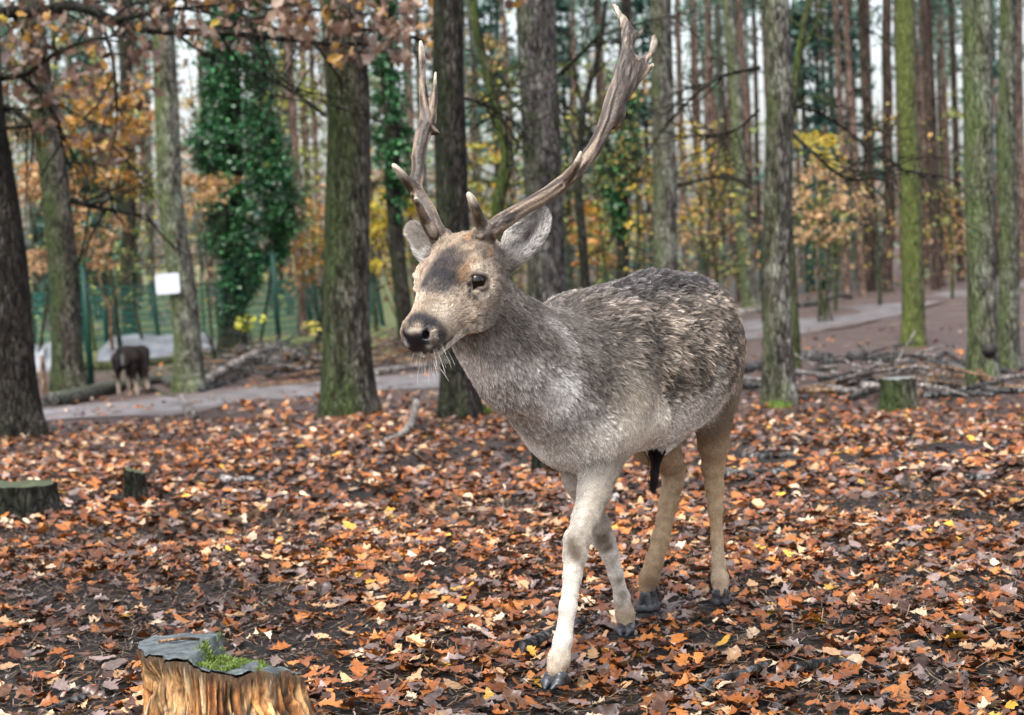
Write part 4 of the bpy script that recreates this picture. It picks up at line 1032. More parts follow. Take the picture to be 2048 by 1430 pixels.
# grey tarpaulin-lined basin with mossy beam, behind the grazing animal
TARP = plain('grey_tarp', (.10, .105, .12), (.30, .31, .34), 2.4, .3, .8, spec=.7)
def tarp(label, pts, hgt, seed):
    c = [G(*p) for p in pts]; b = c[0]; nu, nv = 40, 14
    U, Vv = np.meshgrid(np.linspace(0, 1, nu), np.linspace(0, 1, nv))
    p = (c[0] * ((1 - U) * (1 - Vv))[..., None] + c[1] * (U * (1 - Vv))[..., None] + c[2] * (U * Vv)[..., None] + c[3] * ((1 - U) * Vv)[..., None])
    n_ = fbm(np.stack([U * 7 + seed, Vv * 4, U * 0], -1), 3, seed)
    p[..., 2] += hgt * np.clip(np.minimum(np.minimum(U, 1 - U) * 9, np.minimum(Vv, 1 - Vv) * 7), 0, 1) * (.45 + n_ * 1.1)
    i = np.arange(nv - 1)[:, None] * nu; j = np.arange(nu - 1)[None, :]
    f = np.stack([i + j, i + j + 1, i + nu + j + 1, i + nu + j], -1).reshape(-1, 4)
    o = obj('tarpaulin', make_mesh('tarpaulin', p.reshape(-1, 3) - b, f, TARP), None, b, label=label, cat='tarpaulin'); return o
tarp('crumpled grey sheet spread behind the grazing animal and the notice trunk', [(190, 730), (440, 716), (435, 684), (200, 694)], .26, 1)
tarp('crumpled whitish sheet end left of the first leaning trunk', [(62, 744), (122, 740), (120, 720), (60, 722)], .34, 2)
S('mossy_beam', 'mossy green beam edging the grey sheet behind the grazing animal', 'beam', [(150, 742), (260, 736), (350, 726), (430, 716)], .10, .09, B_MOSS, 41, ns=10)

# ------------------------------------------------------------------ stumps
def stump(label, x0, x1, ytop, ybase, mat, topmat, seed, slant=0.0, flat=1.0):
    b = G((x0 + x1) / 2, ybase); d = depth(b); r = (x1 - x0) / 2 * d / FPX; h = (ybase - ytop) * d / FPX
    b = b + np.array([0, r * .8 * flat, 0]); rr_ = np.random.default_rng(seed)
    ns, n = 40, 16; th = np.linspace(0, 2 * np.pi, ns, endpoint=False); z = np.linspace(-.08, h, n)
    T, Z = np.meshgrid(th, z)
    q = np.stack([np.cos(T) * 2.2, np.sin(T) * 2.2, Z * 1.5 + seed], -1)
    R_ = r * (.88 + .24 * np.exp(-np.maximum(Z, 0) / (h * .35)) + .32 * (fbm(q, 3, seed) - .5))
    zt = slant * np.cos(T) * r + .03 * (fbm(q * 3, 2, 4) - .5)
    v = np.stack([R_ * np.cos(T), R_ * np.sin(T) * flat, Z + zt * sstep(0, h, Z)], -1).reshape(-1, 3)
    i = np.arange(n - 1)[:, None] * ns; j = np.arange(ns)[None, :]; j2 = (j + 1) % ns
    f = np.stack([i + j, i + j2, i + ns + j2, i + ns + j], -1).reshape(-1, 4)
    e = empty('tree_stump', b, label, 'stump'); obj('wood', make_mesh('wood', v, f, mat), e)
    rim = v[-ns:].reshape(ns, 3); cc = rim.mean(0)
    rings = [rim * s + cc * (1 - s) + np.array([0, 0, .004 * (1 - s)]) for s in (1, .8, .5, .25)]
    vt = np.concatenate(rings + [cc[None]]); ft = []
    for a in range(3):
        for k in range(ns): ft.append((a * ns + k, a * ns + (k + 1) % ns, (a + 1) * ns + (k + 1) % ns, (a + 1) * ns + k))
    ft += [(3 * ns + k, 3 * ns + (k + 1) % ns, 4 * ns) for k in range(ns)]
    obj('cut_top', make_mesh('cut_top', vt, ft, topmat), e)
    return e, b, r, h
TOPG = plain('weathered_cut', (.07, .08, .07), (.24, .26, .24), 18, .45, .6)
TOPM = plain('mossy_cut', (.02, .026, .014), (.07, .085, .035), 14, .7, .6)
stump('wide black rotting stump cut by the left edge', -130, 120, 976, 1034, B_BLACK, TOPM, 3, flat=.55)
stump('small dark post-like stump among leaves at left', 246, 292, 944, 1000, B_BLACK, TOPM, 4, slant=-.25)
stump('short pale topped stump amid the brushwood row at right', 1766, 1842, 758, 822, B_BROWN, TOPG, 5)
stump('low dark mossy stump behind the deer chest', 1062, 1112, 890, 942, B_BLACK, TOPM, 6)
# low mounds of moss and grass by trunks
MOSSC = [(.10, .17, .02), (.16, .26, .035), (.22, .34, .06), (.07, .11, .02)]
def tuft(label, px, py, rad, n, hgt, seed, cols=MOSSC):
    b = G(px, py); r = np.random.default_rng(seed); a = r.uniform(0, 6.28, n); q = np.sqrt(r.uniform(0, 1, n)) * rad
    p = np.stack([np.cos(a) * q, np.sin(a) * q, 0 * a], -1); l = r.uniform(.4, 1, n) * hgt
    d = np.stack([r.normal(0, .35, n), r.normal(0, .35, n), np.ones(n)], -1) * l[:, None]; w = np.stack([np.cos(a + 1.5), np.sin(a + 1.5), a * 0], -1) * (hgt * .09)
    v = np.stack([p - w, p + w, p + d * .6 + w * .7, p + d], 1).reshape(-1, 3); f = np.arange(4 * n).reshape(-1, 4)
    c = np.repeat(np.array(cols)[r.integers(0, len(cols), n)], 4, 0)
    obj('moss_tuft', make_mesh('moss_tuft', v, f, CROWN, colors=c), None, b, label=label, cat='moss', kind='stuff')
tuft('bright green tuft at the foot of the grey speckled trunk', 1556, 816, .13, 260, .07, 1)
tuft('green tuft at the foot of the dark trunk left of the deer chest', 962, 832, .10, 260, .10, 2)

# ---- the big rotten stump in the foreground
def big_stump():
    b = np.array([-.622, 3.60, 0.0]); b[2] = float(gz(b[0], b[1]))
    e = empty('rotten_stump', b, 'rotten orange stump with stepped grey top and moss in the lower left foreground', 'stump')
    ns, n = 560, 110
    th = np.linspace(-np.pi, np.pi, ns, endpoint=False)
    # outline of the stump seen from above (x right, y away)
    def rad(t):
        return .124 + .012 * np.cos(2 * t + .4) + .012 * np.sin(3 * t) + .016 * (vnoise(np.stack([np.cos(t) * 5 + 9, np.sin(t) * 5, t * 0], -1), 77) - .5) + .009 * (vnoise(np.stack([np.cos(t) * 16 + 9, np.sin(t) * 16, t * 0], -1), 78) - .5)
    H0, H1 = .281, .250                 # height of the left slab and of the right step
    def top(x, y):
        s = sstep(-.004, .012, x + .004 - y * .22 + .006 * np.sin(y * 70))      # step line runs front to back
        back = .010 * (y / .08)                         # cut rises to the back left
        return (H0 + back * (1 - s)) * (1 - s) + (H1 - .022 * x / .13 - .15 * np.maximum(y + .03, 0) + .022 * (vnoise(np.stack([x * 34, y * 34, x * 0], -1), 8) - .5)) * s
    T, K = np.meshgrid(th, np.linspace(0, 1, n))
    x0, y0 = rad(T) * np.cos(T), rad(T) * np.sin(T)
    Zt = top(x0, y0) - .006 * sstep(.5, .8, vnoise(np.stack([np.cos(T) * 11, np.sin(T) * 11, T * 0 + 4], -1), 79)); Z = -.06 + (Zt + .06) * K
    q = np.stack([np.cos(T) * 9, np.sin(T) * 9, Z * 4.5], -1)
    g1 = np.clip((fbm(q, 3, 11) - .5) * 1.25 + .5, 0, 1); q2 = np.stack([np.cos(T) * 26, np.sin(T) * 26, Z * 9], -1); g2 = fbm(q2, 3, 12); g2 = np.clip((g2 - .5) * 1.5 + .5, 0, 1)
    q3 = np.stack([np.cos(T) * 40, np.sin(T) * 40, Z * 60], -1); g3 = fbm(q3, 3, 13)
    groove = np.abs(g1 - .5) * 2; deep = np.exp(-(groove / .16) ** 2)
    below = sstep(.98, .80, K)                          # wood is eaten back below the hard rim
    flare = .055 * np.exp(-(Z + .02) / .09) + .10 * np.exp(-(Z + .02) / .16) * np.clip(np.cos(T + .35), 0, 1) ** 2 * 1.6
    R_ = rad(T) + flare - below * (.008 + .034 * deep + .022 * (g2 - .45)) + .006 * (g3 - .5) - .010 * sstep(.55, .75, fbm(np.stack([np.cos(T) * 12, np.sin(T) * 12, Z * 22], -1), 2, 19)) * below
    R_ += .012 * sstep(.1, .0, np.abs(T + 1.55)) * below
    v = np.stack([R_ * np.cos(T), R_ * np.sin(T) * .66, Z], -1).reshape(-1, 3)
    # intrinsic colours: fresh rot orange on ribs, dark in eaten grooves, black hard rim
    cx, sy = np.cos(T), np.sin(T)
    pt = fbm(np.stack([cx * 7, sy * 7, Z * 7], -1), 3, 15); pt2 = fbm(np.stack([cx * 17, sy * 17, Z * 10 + 3], -1), 3, 16)
    pal = ramp_np(np.clip((pt * .6 + pt2 * .4 - .5) * 1.7 + .5, 0, 1), [(.0, (.16, .062, .024)), (.28, (.40, .15, .045)), (.31, (.56, .24, .075)), (.48, (.62, .31, .11)), (.52, (.70, .40, .17)), (.68, (.74, .45, .20)), (.72, (.74, .55, .33)), (1.0, (.56, .21, .05))])
    grain = fbm(np.stack([cx * 85, sy * 85, Z * 16], -1), 3, 33); chip = fbm(np.stack([cx * 34, sy * 34, Z * 55], -1), 3, 34)
    pal = pal * 1.22 * (.6 + .8 * grain)[..., None] * (.60 + .80 * chip)[..., None]
    def cracks(fr, fz, w, sd): return np.exp(-((fbm(np.stack([cx * fr, sy * fr, Z * fz], -1), 3, sd) - .5) / w) ** 2)
    dk = np.clip(cracks(11, 2.6, .012, 41) * .95 + cracks(26, 6.5, .016, 42) * .8 + cracks(15, 26, .010, 43) * .5, 0, 1)
    rot = sstep(.48, .60, fbm(np.stack([cx * 10, sy * 10, Z * 14], -1), 3, 17)) * sstep(-.01, .05, x0)
    rim_ = sstep(.86, .965, K + (grain - .5) * .22)
    dk = np.clip(np.maximum(np.maximum(dk, rot * .82), np.maximum(rim_ * .9, deep * .75)), 0, 1)[..., None]
    c = pal * (1 - dk) + np.array([.030, .021, .015]) * dk
    i = np.arange(n - 1)[:, None] * ns; j = np.arange(ns)[None, :]; j2 = (j + 1) % ns
    f = np.stack([i + j, i + j2, i + ns + j2, i + ns + j], -1).reshape(-1, 4)
    m, nt, bb = new_mat('rotten_wood'); a = nt.nodes.new('ShaderNodeAttribute'); a.attribute_name = 'Col'
    vv = coords(nt, (1, 1, .12)); n1 = noise_n(nt, vv, 160, 5, .7)
    cc = mixc(nt, .6, a.outputs['Color'], ramp(nt, n1, [(.34, (.38, .33, .3)), (.6, (1.25, 1.25, 1.25))]).outputs[0], 'MULTIPLY')
    nt.links.new(cc, bb.inputs['Base Color']); bb.inputs['Roughness'].default_value = .6; bump(nt, bb, n1, 1.0, .012)
    obj('wood', make_mesh('wood', v, f, m, colors=c.reshape(-1, 3)), e)
    # cut top: fine grid clipped to the outline
    nr = 40; V, C = [], []
    rim = v[-ns:]
    rr_ = np.linspace(1.005, 0, nr)[:, None]
    X = rim[None, :, 0] * rr_; Y = rim[None, :, 1] * rr_
    Zz = np.minimum(top(X, Y), rim[None, :, 2] + .001 + .9 * (1.005 - rr_)) + .004 + .006 * (fbm(np.stack([X * 60, Y * 16, X * 0], -1), 3, 5) - .5)
    vt = np.stack([X, Y, Zz], -1).reshape(-1, 3)
    i = np.arange(nr - 1)[:, None] * ns
    ft = np.stack([i + j, i + j2, i + ns + j2, i + ns + j], -1).reshape(-1, 4)
    obj('cut_top', make_mesh('cut_top', vt, ft, plain('wet_grey_cut', (.018, .023, .024), (.115, .14, .145), 30, .42, 1.0, (1, 3.5, 1), .45)), e)
    # small tan twig lying on the top
    # moss along the step and over the lower right top
    r = np.random.default_rng(3); pts = []
    while len(pts) < 3400:
        x, y = r.uniform(-.08, .155), r.uniform(-.15, .15)
        if x * x + (y / .66) ** 2 > .118 ** 2: continue
        w = .9 * sstep(.006, .03, x) * sstep(.12, .07, x) * sstep(.38, .62, vnoise(np.array([[x * 38, y * 38, 0]]), 4)[0])
        w = max(w, .9 * math.exp(-((x - .006) / .012) ** 2) * (y < .02), .55 * math.exp(-((y + .125 - x * .1) / .02) ** 2) * (x > -.075))
        if r.uniform() < w: pts.append((x, y))
    pts = np.array(pts); z = top(pts[:, 0], pts[:, 1]) + .004; n_ = len(pts)
    p = np.concatenate([pts, z[:, None]], 1); l = r.uniform(.004, .010, n_); a_ = r.uniform(0, 6.28, n_)
    d = np.stack([r.normal(0, .6, n_), r.normal(0, .6, n_), np.ones(n_)], -1) * l[:, None]; w = np.stack([np.cos(a_), np.sin(a_), a_ * 0], -1) * .0016
    vm = np.stack([p - w, p + w, p + d * .6 + w, p + d], 1).reshape(-1, 3)
    cm = np.repeat(np.array([(.12, .20, .03), (.19, .28, .045), (.28, .36, .10), (.07, .10, .02)])[r.integers(0, 4, n_)], 4, 0)
    obj('moss', make_mesh('moss', vm, np.arange(4 * n_).reshape(-1, 4), CROWN, colors=cm), e, kind='stuff')
    # loose slivers of wood standing off the sides
    for k in range(90):
        a_ = r.uniform(-2.9, -.2); z0 = r.uniform(-.01, .12); L = r.uniform(.03, .08); rr0 = float(rad(np.array(a_))) + .055 * math.exp(-z0 / .09) + .10 * math.exp(-z0 / .13) * max(math.cos(a_ + .35), 0) ** 2 - .006
        p0 = np.array([rr0 * math.cos(a_), rr0 * math.sin(a_) * .67, z0]); z1 = z0 + L
        rr1 = float(rad(np.array(a_))) + .055 * math.exp(-z1 / .09) + .10 * math.exp(-z1 / .13) * max(math.cos(a_ + .35), 0) ** 2 - .012
        p1 = np.array([rr1 * math.cos(a_ + .03), rr1 * math.sin(a_ + .03) * .67, z1])
        w_ = r.uniform(.003, .008)
        tv, tf = tube([p0, (p0 + p1) / 2 + np.array([math.cos(a_), math.sin(a_), 0]) * .004, p1], [w_, w_ * .8, .001], 5, 6, .3, k)
        col = np.array([(.50, .23, .075), (.62, .38, .17), (.30, .11, .03), (.66, .52, .34)])[r.integers(0, 4)]
        obj('splinter', make_mesh('splinter', tv, tris(tf), m, colors=np.repeat([col], len(tv), 0)), e)
    return e, b, top
def ramp_np(x, stops):
    p = [s[0] for s in stops]; c = np.array([s[1] for s in stops]); return np.stack([np.interp(x, p, c[:, k]) for k in range(3)], -1)
bs, bsb, bst = big_stump()
v, f = tube([(-.05, .0, 0), (-.005, .012, .002), (.03, .008, 0)], [.0035, .0025], 6, 8, .3, 2)
obj('small_twig', make_mesh('small_twig', v, tris(f), B_TAN), None, bsb + np.array([-.05, .01, .292]), label='little tan twig lying on the grey cut top of the rotten stump', cat='twig')
# ------------------------------------------------------------------ sculpting: distance fields and surface nets
class Field:
    def __init__(s, lo, hi, vox):
        s.lo = np.array(lo, float); s.vox = vox; s.n = np.ceil((np.array(hi) - s.lo) / vox).astype(int) + 1
        s.a = np.full(s.n, 1.0, np.float32)
    def box(s, lo, hi):
        i0 = np.clip(np.floor((np.array(lo) - s.lo) / s.vox).astype(int), 0, s.n - 1); i1 = np.clip(np.ceil((np.array(hi) - s.lo) / s.vox).astype(int) + 1, 1, s.n)
        sl = tuple(slice(a, b) for a, b in zip(i0, i1))
        g = np.meshgrid(*[s.lo[k] + s.vox * np.arange(i0[k], i1[k]) for k in range(3)], indexing='ij')
        return sl, np.stack(g, -1)
    def add(s, prim, k=.02):
        sl, p = s.box(prim.lo - k - .02, prim.hi + k + .02); d = prim(p).astype(np.float32); a = s.a[sl]
        h = np.maximum(k - np.abs(a - d), 0) / k; s.a[sl] = np.minimum(a, d) - h * h * k * .25
    def cut(s, prim, k=.006):
        sl, p = s.box(prim.lo - k - .02, prim.hi + k + .02); d = -prim(p).astype(np.float32); a = s.a[sl]
        h = np.maximum(k - np.abs(a - d), 0) / k; s.a[sl] = np.maximum(a, d) + h * h * k * .25
    def mesh(s):
        a = s.a; b = a < 0; nx, ny, nz = a.shape
        cnt = np.zeros((nx - 1, ny - 1, nz - 1), np.int8)
        for dx in (0, 1):
            for dy in (0, 1):
                for dz in (0, 1): cnt += b[dx:nx - 1 + dx, dy:ny - 1 + dy, dz:nz - 1 + dz]
        act = np.argwhere((cnt > 0) & (cnt < 8)); idx = -np.ones(cnt.shape, np.int64); idx[tuple(act.T)] = np.arange(len(act))
        corners = [(x, y, z) for x in (0, 1) for y in (0, 1) for z in (0, 1)]
        acc = np.zeros((len(act), 3)); num = np.zeros(len(act))
        for c0 in corners:
            for ax in range(3):
                if c0[ax]: continue
                c1 = list(c0); c1[ax] = 1
                v0 = a[tuple((act + c0).T)]; v1 = a[tuple((act + c1).T)]; x = (v0 < 0) != (v1 < 0)
                t = np.where(x, v0 / (v0 - v1 + 1e-12), 0)
                pt = act + np.array(c0, float); pt[:, ax] += t; acc[x] += pt[x]; num[x] += 1
        V = s.lo + s.vox * (acc / num[:, None]); Q = []
        for ax in range(3):
            o1, o2 = [(1, 2), (2, 0), (0, 1)][ax]
            sl0 = [slice(None)] * 3; sl1 = [slice(None)] * 3; sl0[ax] = slice(0, -1); sl1[ax] = slice(1, None)
            ed = np.argwhere(b[tuple(sl0)] != b[tuple(sl1)])
            ed = ed[(ed[:, o1] > 0) & (ed[:, o2] > 0)]
            flip = b[tuple(ed.T)]
            q = []
            for (i, j) in ((1, 1), (0, 1), (0, 0), (1, 0)):
                e_ = ed.copy(); e_[:, o1] -= i; e_[:, o2] -= j
                ok = np.all(e_ < np.array(cnt.shape), axis=1); q.append(np.where(ok, idx[tuple(np.minimum(e_, np.array(cnt.shape) - 1).T)], -1))
            q = np.stack(q, -1); q = np.where(flip[:, None], q, q[:, ::-1]); q = q[(q >= 0).all(1)]; Q.append(q)
        return V, np.concatenate(Q)

class Cone:                      # round cone between two points; flat squashes it along an axis
    def __init__(s, p0, p1, r0, r1, axis=None, flat=1.0):
        s.p0, s.p1, s.r0, s.r1 = np.array(p0, float), np.array(p1, float), r0, r1
        s.ax = None if axis is None else np.array(axis, float) / np.linalg.norm(axis); s.flat = flat
        m = max(r0, r1) * max(1, flat); s.lo = np.minimum(s.p0, s.p1) - m; s.hi = np.maximum(s.p0, s.p1) + m
    def __call__(s, p):
        e = s.p1 - s.p0; t = np.clip(((p - s.p0) @ e) / (e @ e + 1e-12), 0, 1); q = p - (s.p0 + t[..., None] * e)
        r = s.r0 + (s.r1 - s.r0) * t
        if s.ax is not None:
            c = q @ s.ax; q = q - c[..., None] * s.ax; d = np.sqrt((q * q).sum(-1) + (c / s.flat) ** 2)
            return (d - r) * min(1, s.flat)
        return np.sqrt((q * q).sum(-1)) - r

class Loft:                      # elliptic sections along a straight axis
    def __init__(s, A, e, l, n, st, off, w, h, lat=None, soft=5):
        s.A = np.array(A, float); s.e, s.l, s.n_ = [np.array(q, float) / np.linalg.norm(q) for q in (e, l, n)]
        st = np.array(st, float); s.g = np.linspace(st[0], st[-1], 160)
        def tab(y):
            y = np.interp(s.g, st, y); k = max(1, int(soft)); ker = np.ones(2 * k + 1) / (2 * k + 1)
            for _ in range(2): y = np.convolve(np.pad(y, k, mode='edge'), ker, 'valid')
            return y
        s.o, s.w, s.h, s.la = tab(off), tab(w), tab(h), tab(lat if lat is not None else np.zeros(len(st)))
        m = max(s.w.max(), s.h.max()); pts = np.array([s.A + s.e * a + s.n_ * b + s.l * c for a, b, c in zip(s.g, s.o, s.la)])
        s.lo = pts.min(0) - m; s.hi = pts.max(0) + m
    def __call__(s, p):
        q = p - s.A; a = q @ s.e; ac = np.clip(a, s.g[0], s.g[-1]); x = q @ s.l - np.interp(ac, s.g, s.la); y = q @ s.n_ - np.interp(ac, s.g, s.o)
        w, h = np.interp(ac, s.g, s.w), np.interp(ac, s.g, s.h)
        k = np.sqrt((x / w) ** 2 + (y / h) ** 2); g = np.sqrt((x / w ** 2) ** 2 + (y / h ** 2) ** 2) + 1e-6
        d = np.where(k > .3, k * (k - 1) / g, (k - 1) * np.minimum(w, h)); da = a - ac
        return np.where(da == 0, d, np.sqrt(np.maximum(d, 0) ** 2 + da ** 2))

class Ell:                       # ellipsoid in a frame
    def __init__(s, c, axes, r):
        s.c = np.array(c, float); s.m = np.array([np.array(a, float) / np.linalg.norm(a) for a in axes]); s.r = np.array(r, float); s.lo = s.c - s.r.max(); s.hi = s.c + s.r.max()
    def __call__(s, p):
        q = (p - s.c) @ s.m.T; k = np.sqrt(((q / s.r) ** 2).sum(-1)); g = np.sqrt(((q / s.r ** 2) ** 2).sum(-1)) + 1e-6
        return np.where(k > .3, k * (k - 1) / g, (k - 1) * s.r.min())
class Shell:                     # cup: outer minus inner
    def __init__(s, o, i): s.o, s.i, s.lo, s.hi = o, i, o.lo, o.hi
    def __call__(s, p): return np.maximum(s.o(p), -s.i(p))

def cone_chain(F_, pts, k, **kw):
    for a, b_ in zip(pts[:-1], pts[1:]): F_.add(Cone(a[0], b_[0], a[1], b_[1], **kw), k)

# ------------------------------------------------------------------ the buck
O = np.array([.337, 4.855, 0.0]); O[2] = float(gz(O[0], O[1]))
TH = math.radians(30)
EU = np.array([-math.sin(TH), -math.cos(TH), 0]); EV = np.array([math.cos(TH), -math.sin(TH), 0]); EZ = np.array([0, 0, 1.0])
B = np.stack([EU, EV, EZ])                       # rows: forward, its left, up
def W2L(p): return (np.asarray(p) - O) @ B.T
def L2W(p): return np.asarray(p) @ B + O
def PL_(px, py, d): return W2L(P(px, py, d))
deer = empty('fallow_deer', O, 'antlered grey brown fallow buck walking over the leaves towards the left', 'deer')
deer.rotation_euler = (0, 0, math.atan2(EU[1], EU[0]))

# head frame
hf = np.array([-.390, -.770, -.505]); hl = np.array([.878, -.475, .053]); hf /= np.linalg.norm(hf); hl -= hf * (hl @ hf); hl /= np.linalg.norm(hl); hn = np.cross(hf, hl)
HS = 1.12
H0w = P(929, 492, 4.13)
H0 = W2L(H0w); f_, l_, n_ = hf @ B.T, hl @ B.T, hn @ B.T
def am(a): return np.where(np.asarray(a) > .10, .10 + (np.asarray(a) - .10) * .88, a)
def HP(a, l, n): return H0 + (f_ * am(a) + l_ * l + n_ * n) * HS

fld = Field((-.62, -.36, -.03), (1.12, .40, 1.32), .0052)
trunk_l = Loft((0, 0, 0), (1, 0, 0), (0, 1, 0), (0, 0, 1),
    [-.46, -.435, -.39, -.33, -.23, -.10, .05, .18, .28, .35, .41, .45],
    [.738, .738, .730, .726, .724, .718, .709, .703, .698, .694, .682, .665],
    [.045, .07, .098, .135, .178, .198, .190, .172, .150, .13, .105, .065],
    [.09, .13, .162, .186, .203, .211, .211, .205, .202, .195, .164, .12])
fld.add(trunk_l, .02)
fld.add(Cone((.30, 0, .848), (-.10, 0, .866), .052, .058), .08); fld.add(Cone((-.10, 0, .868), (-.34, 0, .862), .058, .06), .08)       # back line
sh = np.array([.31, 0, .715]); pol = HP(.015, 0, -.055); na = pol - sh; NL = np.linalg.norm(na); na /= NL
nn = np.cross(na, (0, 1, 0)); nn = nn if nn[2] > 0 else -nn; nn /= np.linalg.norm(nn); nl = np.cross(nn, na)
neck_l = Loft(sh, na, nl, nn, [0, NL * .25, NL * .5, NL * .75, NL * .95, NL * 1.02], [-.055, -.066, -.078, -.076, -.050, -.02], [.150, .132, .106, .088, .076, .06], [.190, .165, .132, .108, .090, .07])
fld.add(neck_l, .06)
fld.add(Cone(HP(.05, 0, -.095), sh + na * NL * .55 - nn * .13, .060, .085), .05)
fld.add(Ell((.39, 0, .640), np.eye(3), (.105, .105, .115)), .06)
for s in (-1, 1):
    fld.add(Cone((.26, s * .085, .84), (.355, s * .118, .655), .062, .062), .05)     # shoulder blade to point of shoulder
    fld.add(Cone((.355, s * .118, .655), (.25, s * .135, .60), .058, .052), .04)     # upper arm
    fld.cut(Cone((.395, s * .165, .80), (.425, s * .155, .62), .020, .024), .06)     # groove before the shoulder
    fld.cut(Ell((-.205, s * .235, .80), np.eye(3), (.06, .034, .06)), .08)         # flank hollow
    fld.add(Ell((-.295, s * .070, .80), np.eye(3), (.095, .058, .09)), .05)           # hip
fld.add(Ell((.36, -.045, .815), np.eye(3), (.10, .07, .075)), .06)       # brisket
# head
head_l = Loft(H0, f_, l_, n_, [-.05, -.02, .02, .06, .10, .14, .18, .22, .255, .28, .30], [-.045, -.035, -.032, -.040, -.046, -.052, -.053, -.051, -.048, -.047, -.047],
    [.046, .060, .067, .071, .069, .060, .051, .044, .0405, .037, .026], [.045, .056, .063, .070, .072, .066, .056, .047, .041, .036, .025], soft=4)
head_l = Loft(H0, f_, l_, n_, am(np.array([-.05, -.02, .02, .06, .10, .14, .18, .22, .255, .28, .30])) * HS, np.array([-.045, -.035, -.032, -.040, -.046, -.052, -.053, -.051, -.048, -.047, -.047]) * HS,
    np.array([.046, .060, .067, .071, .069, .060, .051, .044, .0405, .037, .026]) * HS, np.array([.045, .056, .063, .070, .072, .066, .056, .047, .041, .036, .025]) * HS, soft=4)
fld.add(head_l, .04)
fld.add(Cone(HP(.075, 0, -.092), HP(.255, 0, -.080), .038, .024, l_, 1.05), .02)       # jaw
for s in (-1, 1):
    fld.add(Ell(HP(.100, s * .050, -.078), (f_, l_, n_), (.072, .024, .052)), .025)     # cheek
    fld.add(Ell(HP(.090, s * .055, -.006), (f_ * .94 - n_ * .34, l_, n_ * .94 + f_ * .34), (.040, .020, .017)), .015)   # brow ridge
    fld.add(Cone(HP(.012, s * .040, .0), HP(.0, s * .046, .018), .028, .022), .02)    # pedicle
fld.add(Ell(HP(.262, 0, -.038), (f_, l_, n_), (.038, .043, .031)), .015)                  # muzzle end
eyes = []
for s in (-1, 1):
    ec = HP(.101, s * .0615, -.024); eyes.append(ec)
    fld.cut(Ell(ec, np.eye(3), (.0215, .0215, .0215)), .005)
    eo_ = l_ * s * .76 + n_ * .34 + f_ * .48; eo_ /= np.linalg.norm(eo_); a1 = -(f_ + n_); a1 = a1 - eo_ * (a1 @ eo_); a1 /= np.linalg.norm(a1); a2 = np.cross(eo_, a1)
    ro = np.array([ec + eo_ * (.0130 - .0055 * abs(math.cos(t)) ** 2) + a1 * .0250 * math.cos(t) + a2 * .0175 * math.sin(t) for t in np.linspace(0, 6.283, 19)])
    for a, b_ in zip(ro[:-1], ro[1:]):
        up_ = ((a + b_) / 2 - ec) @ n_ > 0
        fld.add(Cone(a, b_, .0062 if up_ else .0048, .0062 if up_ else .0048), .005)
    fld.cut(Cone(HP(.124, s * .066, -.026), HP(.146, s * .060, -.040), .005, .002), .008)  # tear slit
    fld.cut(Ell(HP(.289, s * .020, -.034), (f_ * .8 + l_ * s * .6, l_ * .8 - f_ * s * .6, n_), (.014, .0085, .0095)), .005)  # nostril
mouth = [HP(.298, 0, -.078), HP(.285, .022, -.079), HP(.255, .036, -.083), HP(.222, .042, -.085)]
for s in (-1, 1):
    mm = [HP(.299, 0, -.069)] + [HP(a, s * l, n) for a, l, n in ((.287, .022, -.072), (.258, .036, -.077), (.226, .0425, -.079))]
    for a, b_ in zip(mm[:-1], mm[1:]): fld.cut(Cone(a, b_, .0028, .0026), .005)
# ears: cup-shaped leaves
def ear(base, tip, width, opening, lo_k=.012):
    ax = tip - base; L = np.linalg.norm(ax); ax /= L; op = opening - ax * (opening @ ax); op /= np.linalg.norm(op); sd = np.cross(ax, op)
    c = (base + tip) / 2
    outer = Ell(c, (ax, sd, op), (L * .53, width, .030)); inner = Ell(c + op * .020, (ax, sd, op), (L * .50, width * .88, .026))
    fld.add(Shell(outer, inner), .004); fld.add(Cone(base - ax * .01, base + ax * .03, .024, .020), .02)
    return c, ax, sd, op, L
earL = ear(PL_(1012, 520, 4.16), PL_(1086, 424, 4.19), .037, (np.array([-.30, -.92, .1]) @ B.T))
earR = ear(PL_(866, 510, 4.25), PL_(820, 456, 4.32), .019, (np.array([-.62, .78, -.05]) @ B.T))

# legs: picture points at their depths -> joints with radii
def J(px, py, d, r): return (PL_(px, py, d), r)
legs = {}
legs['fl'] = [((.29, .105, .72), .075), ((.34, .105, .61), .070), J(1200, 930, 4.53, .052), J(1188, 985, 4.48, .038), J(1172, 1035, 4.44, .0315), J(1155, 1080, 4.40, .0275), J(1150, 1110, 4.385, .0265), J(1145, 1150, 4.37, .0200), J(1136, 1215, 4.345, .0180), J(1126, 1280, 4.325, .0195), J(1118, 1318, 4.31, .0235), J(1112, 1340, 4.30, .021)]
legs['fr'] = [((.29, -.10, .72), .070), ((.30, -.105, .61), .062), J(1160, 958, 4.66, .044), J(1180, 1010, 4.72, .031), J(1198, 1048, 4.76, .026), J(1208, 1076, 4.79, .0255), J(1218, 1104, 4.80, .0215), J(1232, 1148, 4.82, .0175), J(1244, 1196, 4.85, .0185), J(1250, 1228, 4.86, .0225), J(1252, 1248, 4.855, .021)]
legs['hr'] = [((-.30, -.09, .72), .105), ((-.25, -.105, .62), .085), J(1305, 880, 5.10, .068), J(1330, 912, 5.17, .045), J(1345, 938, 5.22, .033), J(1346, 966, 5.22, .0280), J(1337, 1006, 5.20, .0255), J(1322, 1075, 5.17, .0235), J(1308, 1125, 5.15, .0235), J(1298, 1158, 5.13, .0265), J(1295, 1182, 5.12, .022)]
